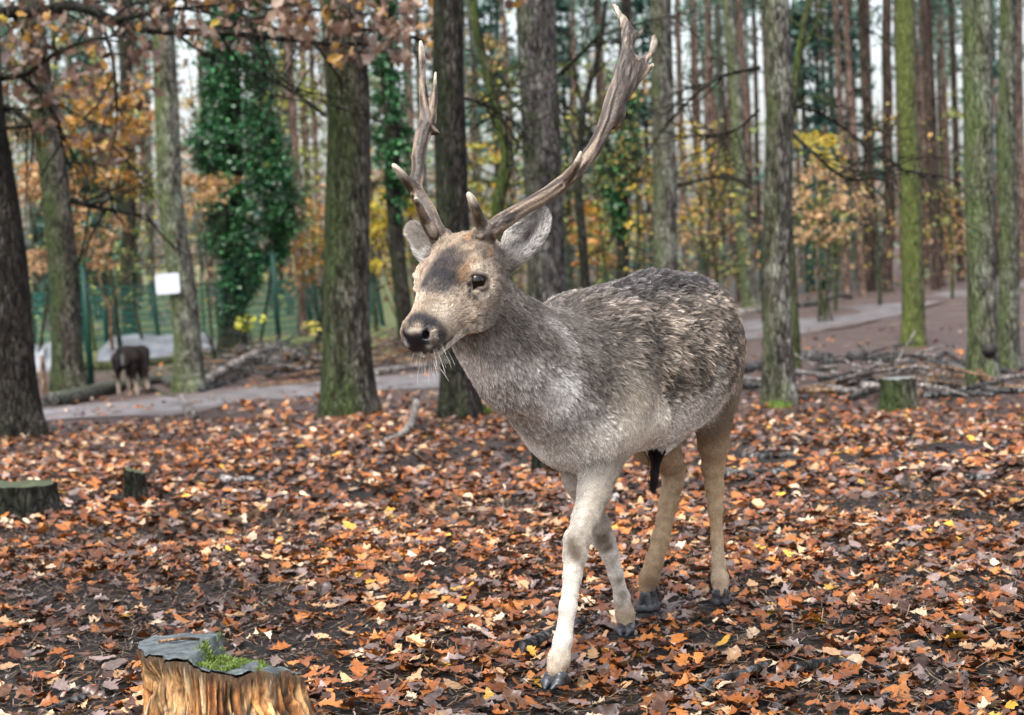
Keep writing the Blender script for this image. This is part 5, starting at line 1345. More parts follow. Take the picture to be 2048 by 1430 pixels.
legs['hl'] = [((-.30, .070, .72), .105), ((-.30, .072, .62), .080), J(1426, 840, 5.12, .051), J(1427, 890, 5.15, .041), J(1426, 935, 5.18, .0275), J(1429, 972, 5.18, .0240), J(1431, 1020, 5.17, .0185), J(1434, 1080, 5.165, .0150), J(1437, 1125, 5.16, .0165), J(1440, 1158, 5.15, .0215), J(1441, 1182, 5.14, .020)]
for k_, L_ in legs.items():
    for i, (a, b_) in enumerate(zip(L_[:-1], L_[1:])):
        big = i < 2
        fld.add(Cone(a[0], b_[0], a[1], b_[1], (0, 1, 0) if big else None, .66 if big else 1.0), .05 if big else .014)
for nm, (i0, i1) in (('fl', (6, 9)), ('fr', (6, 9)), ('hr', (5, 8)), ('hl', (5, 8))):
    a = np.array(legs[nm][i0][0]); b_ = np.array(legs[nm][i1][0]); off = np.array([-.017, 0, 0]); fld.add(Cone(a + off, b_ + off, .0095, .010), .006)
for nm, kk in (('fl', 5), ('fr', 5)):
    h = np.array(legs[nm][kk][0]); fld.add(Ell(h + np.array([.008, 0, 0]), np.eye(3), (.026, .030, .034)), .008); fld.add(Ell(h + np.array([-.020, 0, -.004]), np.eye(3), (.012, .014, .022)), .008)
for nm in ('hr', 'hl'):                     # point of the hock
    h = np.array(legs[nm][4][0]); fld.add(Cone(h + np.array([-.024, 0, .035]), np.array(legs[nm][2][0]) + np.array([-.055, 0, 0]), .012, .016), .02); fld.add(Cone(h, h + np.array([-.026, 0, .03]), .026, .013), .02)
fld.add(Cone((-.46, 0, .80), (-.505, 0, .62), .028, .018), .03)      # tail
fld.add(Cone((-.08, 0, .50), (-.20, 0, .52), .035, .03), .04)       # sheath
BV, BF = fld.mesh()
del fld.a

from mathutils.bvhtree import BVHTree
_bvh = BVHTree.FromPolygons([tuple(q) for q in BV], [tuple(map(int, q)) for q in BF])
def SP(px, py):                  # the spot on the coat met by a view ray
    r = ray(px, py) @ B.T; r /= np.linalg.norm(r); h = _bvh.ray_cast(Vector(W2L(CAM)), Vector(r))
    return None if h[0] is None else np.array(h[0])
_DK, _BR, _PL, _WH = (.030, .027, .031), (.19, .115, .062), (.42, .355, .285), (.66, .63, .60)
_m = [(894, 512, .013, _DK, .8), (880, 531, .014, _DK, .9), (864, 552, .013, _DK, .9), (850, 570, .011, _DK, .85), (887, 554, .014, _DK, .95), (913, 530, .012, _DK, .75), (884, 577, .012, _DK, .8), (908, 560, .012, _DK, .9), (862, 580, .011, _DK, .7), (902, 500, .010, _DK, .5), (925, 512, .008, _DK, .5),
  (926, 556, .010, _BR, .9), (931, 540, .009, _BR, .95), (943, 524, .008, _BR, .8), (838, 545, .008, _BR, .5), (958, 540, .010, _PL, .6), (978, 536, .012, _PL, .5), (962, 592, .013, _PL, .75), (985, 588, .012, _PL, .4), (937, 570, .006, _DK, .9), (937, 584, .005, _DK, .9), (936, 594, .0045, _DK, .8),
  (882, 624, .026, (.46, .40, .33), .8), (900, 640, .02, (.42, .36, .29), .5), (826, 642, .010, _DK, .85), (841, 638, .011, _DK, .9), (858, 648, .011, _DK, .9), (873, 662, .011, _DK, .9), (882, 677, .010, _DK, .85), (880, 690, .007, _DK, .5), (834, 657, .009, (.34, .27, .20), .9), (822, 662, .007, (.40, .33, .26), .8), (865, 664, .0055, (.55, .47, .38), .95), (868, 674, .005, (.50, .43, .35), .8),
  (848, 704, .0045, _DK, .9), (860, 702, .0045, _DK, .9), (872, 699, .0045, _DK, .9), (885, 696, .0045, _DK, .8), (860, 695, .007, (.55, .50, .45), .7), (830, 712, .009, _WH, .8), (812, 690, .006, _WH, .8), (850, 712, .010, (.50, .44, .37), .7),
  (936, 476, .012, (.27, .15, .07), .8), (996, 486, .009, (.25, .15, .08), .7), (978, 505, .012, (.25, .155, .085), .6), (996, 526, .008, (.09, .075, .065), .7), (1001, 545, .008, (.09, .075, .065), .7), (1008, 578, .010, (.10, .085, .075), .6), (1010, 610, .012, (.11, .095, .085), .5), (900, 492, .006, (.40, .30, .2), .5),
  (952, 748, .052, (.88, .82, .77), .95), (940, 726, .03, (.80, .73, .67), .85), (985, 800, .03, (.52, .48, .44), .5), (1119, 790, .050, (.90, .88, .85), .95), (1112, 812, .030, (.80, .77, .73), .8), (1195, 887, .042, (.76, .70, .63), .85), (1210, 905, .03, (.78, .73, .66), .7), (1069, 897, .045, (.92, .88, .82), .9), (1044, 875, .035, (.90, .86, .80), .8), (1100, 925, .04, (.76, .71, .64), .8),
  (1100, 645, .022, (.50, .47, .44), .7), (1119, 657, .024, (.50, .47, .44), .7), (1134, 678, .022, (.50, .47, .44), .6), (1146, 703, .02, (.48, .45, .42), .5), (1031, 636, .026, (.085, .075, .068), .75), (1044, 660, .028, (.09, .08, .072), .7), (1060, 690, .028, (.11, .098, .088), .6), (1030, 690, .03, (.12, .105, .095), .5), (1000, 700, .03, (.13, .115, .10), .4),
  (975, 640, .026, (.13, .108, .088), .75), (962, 668, .024, (.14, .118, .096), .7), (990, 612, .02, (.14, .115, .09), .6), (1000, 648, .028, (.11, .095, .08), .8), (945, 690, .02, (.17, .14, .11), .5), (862, 602, .016, (.20, .15, .105), .6), (850, 620, .014, (.21, .16, .115), .5), (920, 640, .014, (.25, .2, .15), .5),
  (1305, 860, .055, (.80, .73, .64), .95), (1352, 848, .05, (.78, .71, .62), .9), (1273, 880, .045, (.80, .73, .64), .9), (1388, 822, .045, (.66, .61, .55), .8), (1420, 790, .04, (.55, .50, .45), .7), (1436, 740, .03, (.48, .44, .39), .5), (1464, 752, .035, (.115, .088, .066), .75), (1468, 690, .035, (.115, .088, .066), .7), (1452, 810, .035, (.15, .112, .078), .7), (1210, 672, .045, (.10, .086, .074), .55), (1180, 620, .05, (.12, .10, .088), .6),
  (1149, 1100, .0145, (.09, .062, .04), .95), (1152, 1112, .012, (.11, .08, .055), .8), (1210, 1078, .014, (.13, .09, .058), .9), (1218, 1094, .012, (.14, .10, .065), .8), (1196, 930, .03, (.20, .175, .15), .6), (1215, 960, .03, (.22, .19, .16), .6), (1124, 1302, .012, (.22, .17, .12), .5), (1246, 1190, .012, (.16, .115, .07), .7), (1240, 1160, .010, (.18, .13, .085), .6),
  (1300, 1165, .02, (.13, .085, .05), .7), (1310, 1140, .015, (.20, .135, .08), .5), (1438, 1170, .016, (.22, .155, .10), .5), (1425, 850, .05, (.17, .125, .085), .6), (1372, 938, .014, (.17, .125, .085), .6)]
MARKS = [(SP(a, b_), r_ * (1.55 if c_ is _DK and r_ >= .008 else 1.3 if c_ is _BR else 1.0), c_, min(1, w_ * (1.12 if c_ is _DK else 1))) for (a, b_, r_, c_, w_) in _m]; MARKS = [q for q in MARKS if q[0] is not None]
prim_sets = {'head': [head_l, Cone(HP(.075, 0, -.092), HP(.255, 0, -.08), .036, .021)], 'ear': [Ell(earL[0], (earL[1], earL[2], earL[3]), (earL[4] * .53, .045, .034)), Ell(earR[0], (earR[1], earR[2], earR[3]), (earR[4] * .53, .042, .034))],
    'neck': [neck_l], 'trunk': [trunk_l, Ell((.40, 0, .64), np.eye(3), (.11, .115, .13))]}
for k_, L_ in legs.items():
    prim_sets[k_] = [Cone(a[0], b_[0], a[1], b_[1]) for a, b_ in zip(L_[1:-1], L_[2:])]
RN = list(prim_sets)
def regions(p):
    d = np.stack([np.min([q(p) for q in prim_sets[k]], 0) for k in RN], -1)
    w = np.exp(-(d - d.min(-1, keepdims=True)) / .018); return w / w.sum(-1, keepdims=True)

def lerp(a, b_, t): return a + (b_ - a) * np.asarray(t)[..., None]
def blob(p, c, r): return np.exp(-((((p - np.array(c)) / np.array(r)) ** 2).sum(-1)))
C3 = np.array
def coat(p, n):
    """natural coat colours over the body (deer coordinates); returns colour, fur length, bare mask"""
    W = regions(p); w = {k: W[..., i] for i, k in enumerate(RN)}
    s, t, z = p[..., 0], p[..., 1], p[..., 2]
    clump = fbm(np.stack([s * 17, t * 38, z * 46 + s * 14], -1), 3, 41); big = fbm(p * 7, 2, 42)
    # trunk: dark back, grizzled flanks, pale belly
    tr = lerp(C3((.215, .180, .145)) * np.ones(p.shape), C3((.075, .067, .066)), sstep(.83, .94, z + .03 * (big - .5)))
    tr = lerp(tr, C3((.16, .135, .115)), sstep(.1, .35, s) * sstep(.6, .8, z) * .6)
    tr = lerp(tr, C3((.42, .375, .325)), sstep(.69, .58, z + .05 * (big - .5)))
    tr = lerp(tr, C3((.72, .68, .62)), sstep(.64, .54, z))
    tr = lerp(tr, C3((.17, .125, .085)), sstep(-.38, -.50, s) * .7)
    tr = tr * lerp(np.array(1.0), .55 + .9 * sstep(.3, .72, clump), .3 + .7 * sstep(.55, .7, z))[..., None] if False else tr * (1 + (.9 * sstep(.3, .72, clump) - .45) * (.3 + .7 * sstep(.55, .7, z)))[..., None]
    # neck: grey brown, pale throat and chest
    a = (p - sh) @ na; y = (p - sh) @ nn
    fine = np.clip((fbm(p * 95, 2, 43) - .5) * 1.7 + .5, 0, 1)
    nk = lerp(C3((.185, .164, .143)) * np.ones(p.shape), C3((.12, .105, .095)), sstep(.02, .14, y))
    nk = lerp(nk, C3((.50, .47, .44)), sstep(-.09, -.16, y + .03 * (big - .5)) * .9)
    nk = nk * (.55 + .9 * fine)[..., None]
    br = sstep(.36, .46, s) * sstep(.66, .56, z)
    # head
    q = (p - H0) / HS; ha, hl2, hn2 = q @ f_, q @ l_, q @ n_; al = np.abs(hl2); ha = np.where(ha > .10, .10 + (ha - .10) / .88, ha)
    he = C3((.24, .187, .138)) * np.ones(p.shape)
    he = lerp(he, C3((.17, .14, .115)), sstep(.10, .02, ha) * sstep(.045, .06, al) * .8)
    he = lerp(he, C3((.42, .345, .27)), np.exp(-((ha - .180) / .035) ** 2) * .8)
    er = np.sqrt((ha - .101) ** 2 + (hn2 + .026) ** 2)
    he = lerp(he, C3((.46, .38, .30)), np.exp(-((er - .030) / .011) ** 2) * sstep(.045, .055, al))
    he = lerp(he, C3((.085, .058, .048)), sstep(.0300, .0265, np.min([np.linalg.norm(p - e_, axis=-1) for e_ in eyes], 0)))
    he = lerp(he, C3((.035, .028, .025)), np.exp(-(((ha - .138) / .013) ** 2 + ((hn2 + .044) / .008) ** 2)) * sstep(.04, .05, al) * .9)
    he = lerp(he, C3((.52, .46, .39)), sstep(-.085, -.105, hn2) * .8)
    he = lerp(he, C3((.56, .50, .44)), sstep(.262, .275, ha) * sstep(-.052, -.064, hn2))
    he = lerp(he, C3((.54, .48, .42)), sstep(-.077, -.086, hn2) * sstep(.15, .22, ha))
    he = he * (.62 + .76 * fine)[..., None]
    nose = sstep(.270, .277, ha + .06 * np.maximum(al - .018, 0)) * sstep(-.073, -.063, hn2 + .10 * np.maximum(al - .012, 0)) * sstep(-.014, -.024, hn2 - .25 * np.maximum(.016 - al, 0)) * sstep(.036, .026, al)
    lip = np.exp(-((hn2 + .071 + .10 * (.299 - ha)) / .004) ** 2) * sstep(.22, .235, ha) * sstep(.30, .26, ha) * .8
    he = lerp(he, C3((.03, .024, .022)), np.clip(lip, 0, 1))
    he = lerp(he, C3((.012, .012, .016)), nose)
    # ears
    eo = np.zeros(p.shape[:-1]); ecol = C3((.20, .175, .15)) * np.ones(p.shape)
    for E in (earL, earR):
        g = p - E[0]; m = sstep(.09, .06, np.sqrt((g ** 2).sum(-1))); ao, so, oo = g @ E[1], g @ E[2], g @ E[3]
        inside = sstep(-.022, -.014, oo + .35 * (so ** 2) / .04) * ((n @ E[3]) > .12)
        ic = lerp(C3((.48, .455, .43)) * np.ones(p.shape), C3((.075, .055, .05)), np.exp(-(((so - .006) / .013) ** 2 + ((ao + .002) / .036) ** 2)) * .95)
        ecol = np.where((m * inside > .5)[..., None], ic, ecol)
        rim = sstep(.030, .036, np.sqrt(so ** 2 + (ao * .5) ** 2)); ecol = lerp(ecol, C3((.55, .52, .49)), rim * m * .5)
    # legs
    cl = {}
    k_ = sstep(.66, .56, z)
    cl['fl'] = lerp(C3((.29, .25, .205)) * np.ones(p.shape), C3((.60, .55, .48)), sstep(.53, .36, z + .05 * (big - .5)))
    lat = sstep(.05, .6, n[..., 1] - .25 * n[..., 0])
    cl['fl'] = lerp(cl['fl'], C3((.33, .285, .235)), lat * sstep(.22, .34, z) * .85)
    cl['fr'] = cl['fl'].copy()
    for nm, kp in (('fl', 5), ('fr', 5)):
        kc = np.array(legs[nm][kp][0]); cl[nm] = lerp(cl[nm], C3((.10, .07, .045)), np.exp(-(((p - (kc + np.array([.026, .002, -.006]))) / np.array([.030, .016, .034])) ** 2).sum(-1)) * 1.0)
        cl[nm] = lerp(cl[nm], C3((.62, .585, .53)), sstep(.30, .20, z) * sstep(.06, .14, z) * .7)
        cl[nm] = lerp(cl[nm], C3((.33, .245, .16)), sstep(.13, .06, z) * (.75 if nm == 'fl' else .9))
    cl['fr'] = lerp(cl['fr'], C3((.30, .22, .14)), sstep(.26, .10, z) * sstep(.5, .6, big) * .8)
    hc = lerp(C3((.20, .145, .095)) * np.ones(p.shape), C3((.42, .30, .185)), sstep(.56, .42, z))
    hc = lerp(hc, C3((.24, .15, .08)), sstep(.20, .06, z) * .85); hc = lerp(hc, C3((.50, .42, .32)), sstep(.45, .62, big) * sstep(.5, .3, z) * .5)
    cl['hr'] = hc; cl['hl'] = hc
    out = w['trunk'][..., None] * tr + w['neck'][..., None] * nk + w['head'][..., None] * he + w['ear'][..., None] * ecol
    for nm in ('fl', 'fr', 'hr', 'hl'): out = out + w[nm][..., None] * cl[nm] * (.78 + .44 * fine)[..., None]
    out = lerp(out, C3((.74, .71, .67)), br * blob(p, (.46, .0, .56), (.09, .07, .10)) * .8)
    for (c_, r_, col_, wt_) in MARKS: out = lerp(out, C3(col_), np.clip(blob(p, c_, (r_, r_, r_)) * 1.5, 0, 1) * wt_ * (.8 + .4 * (fine > .45)).clip(0, 1))
    length = w['trunk'] * (.011 + .014 * sstep(.58, .70, z)) + w['neck'] * .011 + w['head'] * .0075 + w['ear'] * .012 + (w['fl'] + w['fr'] + w['hr'] + w['hl']) * (.0035 + .009 * sstep(.42, .62, z))
    bare = np.clip(nose * w['head'] * 1.3, 0, 1)
    bare = np.maximum(bare, sstep(.0295, .026, np.min([np.linalg.norm(p - e_, axis=-1) for e_ in eyes], 0)))
    bare = np.maximum(bare, sstep(.023, .0205, er) * sstep(.045, .055, al) * w['head'])
    return out, length, bare, W, nose * w['head']

def vert_normals(V, F_):
    n = np.cross(V[F_[:, 2]] - V[F_[:, 0]], V[F_[:, 3]] - V[F_[:, 1]]); o = np.zeros_like(V)
    for k in range(4): np.add.at(o, F_[:, k], n)
    return o / (np.linalg.norm(o, axis=1)[:, None] + 1e-12)
BN = vert_normals(BV, BF)
if np.mean(((BV - BV.mean(0)) * BN).sum(1)) < 0: BF = BF[:, ::-1].copy(); BN = -BN
bc, _, bbare, _, bnose = coat(BV, BN)
def skin_mat():
    m, nt, b = new_mat('deer_skin'); a = nt.nodes.new('ShaderNodeAttribute'); a.attribute_name = 'Col'
    w = nt.nodes.new('ShaderNodeAttribute'); w.attribute_name = 'wet'
    v = coords(nt); n = noise_n(nt, v, 420, 2, .5)
    nt.links.new(a.outputs['Color'], b.inputs['Base Color'])
    mr = nt.nodes.new('ShaderNodeMapRange'); mr.inputs[3].default_value = .85; mr.inputs[4].default_value = .30; nt.links.new(w.outputs['Fac'], mr.inputs[0]); nt.links.new(mr.outputs[0], b.inputs['Roughness'])
    b.inputs['Specular IOR Level'].default_value = .35; bump(nt, b, n, .5, .002); return m
bm_ = make_mesh('body', BV, BF, skin_mat(), colors=bc * .8)
wa = bm_.attributes.new('wet', 'FLOAT', 'POINT'); wa.data.foreach_set('value', np.clip(bnose, 0, 1).astype(np.float32))
obj('body', bm_, deer)

# fur
def sample(V, F_, n, wfun):
    c = V[F_].mean(1); ar = np.linalg.norm(np.cross(V[F_[:, 2]] - V[F_[:, 0]], V[F_[:, 3]] - V[F_[:, 1]]), axis=1) * wfun(c)
    i = np.searchsorted(np.cumsum(ar) / ar.sum(), rng.uniform(0, 1, n)); i = np.minimum(i, len(F_) - 1)
    a, b_ = rng.uniform(0, 1, (n, 1)), rng.uniform(0, 1, (n, 1)); q = F_[i]
    return (V[q[:, 0]] * (1 - a) + V[q[:, 1]] * a) * (1 - b_) + (V[q[:, 3]] * (1 - a) + V[q[:, 2]] * a) * b_, i
def wfur(c):
    W = regions(c); k = dict(zip(RN, range(len(RN))))
    return W[:, k['head']] * 4.5 + W[:, k['ear']] * 3.0 + W[:, k['neck']] * 1.3 + W[:, k['trunk']] * 1.0 + (W[:, k['fl']] + W[:, k['fr']] + W[:, k['hr']] + W[:, k['hl']]) * 1.9
NF = 330000
fp, fi = sample(BV, BF, NF, wfur)
fnn = np.cross(BV[BF[fi, 2]] - BV[BF[fi, 0]], BV[BF[fi, 3]] - BV[BF[fi, 1]]); fnn /= np.linalg.norm(fnn, axis=1)[:, None] + 1e-12
# smooth the facet normals with the vertex normals
fnn = (fnn * .2 + BN[BF[fi]].mean(1)); fnn /= np.linalg.norm(fnn, axis=1)[:, None]
fc, flen, fbare, fW, _ = coat(fp, fnn)
keep = rng.uniform(0, 1, NF) > fbare * 1.2
fp, fnn, fc, flen, fW = fp[keep], fnn[keep], fc[keep], flen[keep], fW[keep]
k = dict(zip(RN, range(len(RN))))
leg_w = fW[:, k['fl']] + fW[:, k['fr']] + fW[:, k['hr']] + fW[:, k['hl']]
flow = fW[:, [k['trunk']]] * np.array([-1, 0, -.42]) + fW[:, [k['neck']]] * (-na + np.array([0, 0, -.35])) + fW[:, [k['head']]] * (-f_ + 0 * n_) + leg_w[:, None] * np.array([-.25, 0, -1.0])
eL = np.linalg.norm(fp - earL[0], axis=1) < np.linalg.norm(fp - earR[0], axis=1)
flow += fW[:, [k['ear']]] * np.where(eL[:, None], earL[1], earR[1])
nz = np.stack([fbm(fp * 22, 2, 51 + j) - .5 for j in range(3)], -1) * .8
nz2 = np.stack([vnoise(fp * 90, 61 + j) - .5 for j in range(3)], -1) * .7
trw = (fW[:, k['trunk']] + .5 * fW[:, k['neck']] + .25 * fW[:, k['head']])[:, None]
flow = flow + (nz + nz2) * trw + rng.normal(0, .16, fp.shape)
flow -= fnn * (flow * fnn).sum(1)[:, None]; flow /= np.linalg.norm(flow, axis=1)[:, None] + 1e-9
lift = .18 + .30 * rng.uniform(0, 1, len(fp)) * (1 + trw[:, 0] * .5) + fW[:, k['ear']] * .5
ll = flen * rng.uniform(.55, 1.3, len(fp))
from mathutils.kdtree import KDTree
cs_i = rng.choice(len(fp), 19000, replace=False, p=(trw[:, 0] ** 1 + .02) / (trw[:, 0] ** 1 + .02).sum())
kd = KDTree(len(cs_i))
for j_, ii in enumerate(cs_i): kd.insert(fp[ii], j_)
kd.balance()
own = np.array([kd.find(q_)[1] for q_ in fp]); seed_p = fp[cs_i][own]; seed_f = flow[cs_i][own]; seed_n = fnn[cs_i][own]
cw = np.clip(trw, 0, 1) * .66 * (.25 + .75 * sstep(.54, .68, fp[:, 2]))[:, None]
flow = flow * (1 - cw) + seed_f * cw
p0 = fp - fnn * .0015
p1 = fp + (fnn * (lift * 1.1)[:, None] + flow * .55) * (ll * .38)[:, None]
p2 = p1 + (fnn * (lift * .55)[:, None] + flow) * (ll * .36)[:, None]
p3 = p2 + (fnn * (lift * .15)[:, None] + flow + np.array([0, 0, -.12])) * (ll * .32)[:, None]
cl_lift = rng.uniform(.0, .009, len(cs_i))[own][:, None]
tipc = seed_p + seed_f * ll[:, None] * .95 + seed_n * (.004 + cl_lift)
p3 = p3 * (1 - cw) + tipc * cw
p2 = p2 * (1 - cw * .55) + (seed_p + seed_f * ll[:, None] * .62 + seed_n * (.005 + cl_lift * .8)) * cw * .55
fur_pts = np.stack([p0, p1, p2, p3], 1)
cj = np.exp(rng.normal(-.08, .52, len(cs_i)))[own]; cj = 1 + (cj - 1) * (.45 + .55 * (fW[:, k['trunk']] * sstep(.58, .70, fp[:, 2])))
fcol = fc * (rng.uniform(.62, 1.38, len(fp)) * (1 + (cj - 1) * np.clip(trw[:, 0] * 1.1, .12, 1)))[:, None]
pale = rng.uniform(0, 1, len(fp)) < .16 * fW[:, k['trunk']]; fcol[pale] = fcol[pale] * 1.7 + .05
frad = (.00042 + .00016 * trw[:, 0]) * rng.uniform(.7, 1.2, len(fp))
# whiskers and chest fringe
wp, wd, wl = [], [], []
for _ in range(46):
    a, l, nn_ = random.uniform(.24, .30), random.uniform(-.03, .03), random.uniform(-.105, -.06)
    wp.append(HP(a, l, nn_)); wd.append(f_ * .5 - n_ * 1.0 + l_ * (l * 14 + random.gauss(0, .25)) + rng.normal(0, .15, 3)); wl.append(random.uniform(.015, .045))
wp, wd, wl = np.array(wp), np.array(wd), np.array(wl); wd /= np.linalg.norm(wd, axis=1)[:, None]
wq = np.stack([wp, wp + wd * (wl * .35)[:, None], wp + wd * (wl * .7)[:, None] + np.array([0, 0, -.002]), wp + wd * wl[:, None] + np.array([0, 0, -.006])], 1)
fur_pts = np.concatenate([fur_pts, wq]); fcol = np.concatenate([fcol, np.tile([.6, .57, .53], (len(wp), 1))]); frad = np.concatenate([frad, np.full(len(wp), .0004)])

def fur_mat(name='fur'):
    m, nt, b = new_mat(name); a = nt.nodes.new('ShaderNodeAttribute'); a.attribute_name = 'Col'
    hi = nt.nodes.new('ShaderNodeHairInfo')
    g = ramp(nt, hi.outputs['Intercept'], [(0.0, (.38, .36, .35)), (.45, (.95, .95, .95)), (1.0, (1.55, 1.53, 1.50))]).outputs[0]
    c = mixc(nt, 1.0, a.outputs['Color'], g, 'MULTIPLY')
    nt.links.new(c, b.inputs['Base Color']); b.inputs['Roughness'].default_value = .5; b.inputs['Specular IOR Level'].default_value = .22
    return m
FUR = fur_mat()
def make_curves(name, pts, col, rad, parent):
    hc = bpy.data.hair_curves.new(name); n, m = pts.shape[:2]
    hc.add_curves([m] * n)
    hc.attributes['position'].data.foreach_set('vector', pts.reshape(-1).astype(np.float32))
    ra = hc.attributes.get('radius') or hc.attributes.new('radius', 'FLOAT', 'POINT')
    taper = np.interp(np.linspace(0, 1, m), [0, .6, 1], [1, .85, .25])
    ra.data.foreach_set('value', (rad[:, None] * taper).reshape(-1).astype(np.float32))
    ca = hc.attributes.new('Col', 'FLOAT_COLOR', 'CURVE'); c4 = np.ones((n, 4), np.float32); c4[:, :3] = np.clip(col, .003, .92)
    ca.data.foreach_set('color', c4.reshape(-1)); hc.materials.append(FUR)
    o = bpy.data.objects.new(name, hc); COL.objects.link(o); o.parent = parent; return o
make_curves('fur', fur_pts, fcol, frad, deer)

# eyes
def eye_mat():
    m, nt, b = new_mat('eye'); b.inputs['Base Color'].default_value = (.006, .0035, .002, 1); b.inputs['Roughness'].default_value = .06; b.inputs['Specular IOR Level'].default_value = .35; b.inputs['Coat Weight'].default_value = .15; b.inputs['Coat Roughness'].default_value = .03; return m
EYE = eye_mat()
def sphere(c, r, n=24):
    t, q = np.meshgrid(np.linspace(0, 2 * np.pi, n, endpoint=False), np.linspace(0.001, np.pi - .001, n // 2 + 1)); v = np.stack([np.sin(q) * np.cos(t), np.sin(q) * np.sin(t), np.cos(q)], -1) * r + np.array(c)
    i = np.arange(n // 2)[:, None] * n; j = np.arange(n)[None, :]; j2 = (j + 1) % n
    return v.reshape(-1, 3), np.stack([i + j, i + n + j, i + n + j2, i + j2], -1).reshape(-1, 4)
for c_ in eyes:
    v, f = sphere(np.zeros(3), .0206); obj('eye', make_mesh('eye', v, f, EYE), deer, c_)

# antlers
def antler_mat():
    m, nt, b = new_mat('antler'); a = nt.nodes.new('ShaderNodeAttribute'); a.attribute_name = 'Col'
    v = coords(nt); n = noise_n(nt, v, 160, 4, .65); c = mixc(nt, .7, a.outputs['Color'], ramp(nt, n, [(.3, (.45, .42, .40)), (.62, (1.15, 1.15, 1.15))]).outputs[0], 'MULTIPLY')
    nt.links.new(c, b.inputs['Base Color']); b.inputs['Roughness'].default_value = .42; bump(nt, b, n, .6, .004); return m
ANT = antler_mat()
def chain_pts(pix):
    """picture x, y, distance, radius in picture pixels -> smooth chain"""
    q = np.array(pix, float); s = spline(q, 5 * len(q)); return [(PL_(a[0], a[1], a[2]), a[3] * .92 * a[2] / FPX) for a in s]
def antler(chains, palms, burr, tips, slab=None):
    pts = np.array([c[0] for ch in chains for c in ch] + [q for pl in palms for (q, r) in pl])
    lo_, hi_ = pts.min(0) - .05, pts.max(0) + .05
    if slab: lo_, hi_ = np.minimum(lo_, slab.lo), np.maximum(hi_, slab.hi)
    F2 = Field(lo_, hi_, .0029)
    if slab: F2.add(slab, .012)
    for ch in chains: cone_chain(F2, ch, .006)
    for pl in palms:
        for a, b_ in zip(pl[:-1], pl[1:]): F2.add(Cone(a[0], b_[0], a[1], b_[1]), .018)
    for i in range(16):
        t = i / 16 * 6.283; F2.add(Cone(burr[0] + burr[2] * math.cos(t) * burr[4] + burr[3] * math.sin(t) * burr[4], burr[0] + burr[2] * math.cos(t + .3) * burr[4] + burr[3] * math.sin(t + .3) * burr[4], .0065 + .002 * (i % 2), .006), .004)
    V, F_ = F2.mesh(); N = vert_normals(V, F_)
    if np.mean(((V - V.mean(0)) * N).sum(1)) < 0: F_ = F_[:, ::-1].copy(); N = -N
    CP = np.concatenate([np.array([c[0] for c in ch]) for ch in chains] + [np.array([c[0] for c in pl_]) for pl_ in palms]); CT = np.concatenate([np.gradient(np.array([c[0] for c in ch]), axis=0) for ch in chains] + [np.gradient(np.array([c[0] for c in pl_]), axis=0) for pl_ in palms]); CT /= np.linalg.norm(CT, axis=1)[:, None]
    ni = np.concatenate([np.argmin(((V[i_:i_ + 2000, None] - CP[None]) ** 2).sum(-1), 1) for i_ in range(0, len(V), 2000)]); rel = V - CP[ni]; per = rel - CT[ni] * (rel * CT[ni]).sum(1)[:, None]
    axis_n = fbm(per * 120 + V * 14, 3, 71); V = V + N * (.0040 * (axis_n - .5) * 2)[:, None]
    c = lerp(C3((.028, .018, .012)) * np.ones(V.shape), C3((.125, .082, .053)), sstep(.36, .66, axis_n))
    up_ = vnoise(V * 9, 72)
    c = lerp(c, C3((.34, .265, .19)), sstep(.52, .68, axis_n) * (.30 + .45 * up_))
    if slab:
        pm = sstep(.0, .03, (V - slab.A) @ slab.u) * np.exp(-np.maximum(-slab(V) , 0) * 0); g_ = V - slab.A; ed = np.sqrt(np.min(((np.stack([g_ @ slab.u, g_ @ slab.v], -1)[:, None] - spline(slab.poly, 300)[None]) ** 2).sum(-1), 1)); c = lerp(c, C3((.045, .030, .021)), pm * sstep(.004, .016, ed) * .85)
    dt = np.min([np.linalg.norm(V - t, axis=1) / r for t, r in tips], 0); c = lerp(c, C3((.60, .52, .41)), sstep(.8, .1, dt) * .8)
    db = np.linalg.norm(V - burr[0], axis=1); c = lerp(c, C3((.06, .042, .03)), sstep(.07, .02, db) * .7)
    obj('antler', make_mesh('antler', V, F_, ANT, colors=c), deer)
D0 = depth(L2W(HP(.0, .046, .024))); DD = D0 - 4.115
beamL = chain_pts([(970, 476, D0, 19), (982, 462, D0, 17.5), (1006, 442, D0, 16), (1050, 414, 4.14, 15), (1100, 386, 4.18, 14), (1148, 346, 4.23, 14), (1184, 302, 4.28, 14.5), (1208, 256, 4.322, 14), (1220, 222, 4.336, 10)])
browL = chain_pts([(972, 470, D0 - .005, 14), (962, 445, 4.08, 10.5), (952, 418, 4.05, 8.5), (944, 400, 4.035, 5.5), (938, 387, 4.03, 2)])
trezL = chain_pts([(1128, 366, 4.20, 9), (1146, 342, 4.175, 7.5), (1155, 324, 4.16, 6), (1161, 304, 4.15, 1.8)])
OUT = [(1186, 300), (1197, 262), (1203, 226), (1214, 182), (1228, 133), (1240, 94), (1244, 59), (1236, 31), (1226, 7), (1232, 6), (1246, 26), (1260, 44), (1267, 60), (1275, 66), (1284, 57), (1286, 64), (1272, 78), (1265, 90), (1264, 106), (1272, 122), (1283, 118), (1296, 104), (1304, 72), (1309, 71), (1313, 88), (1306, 109), (1288, 130), (1292, 137), (1300, 131), (1303, 136), (1288, 152), (1272, 172), (1259, 192), (1246, 213), (1246, 236), (1231, 256), (1220, 262), (1206, 292)]
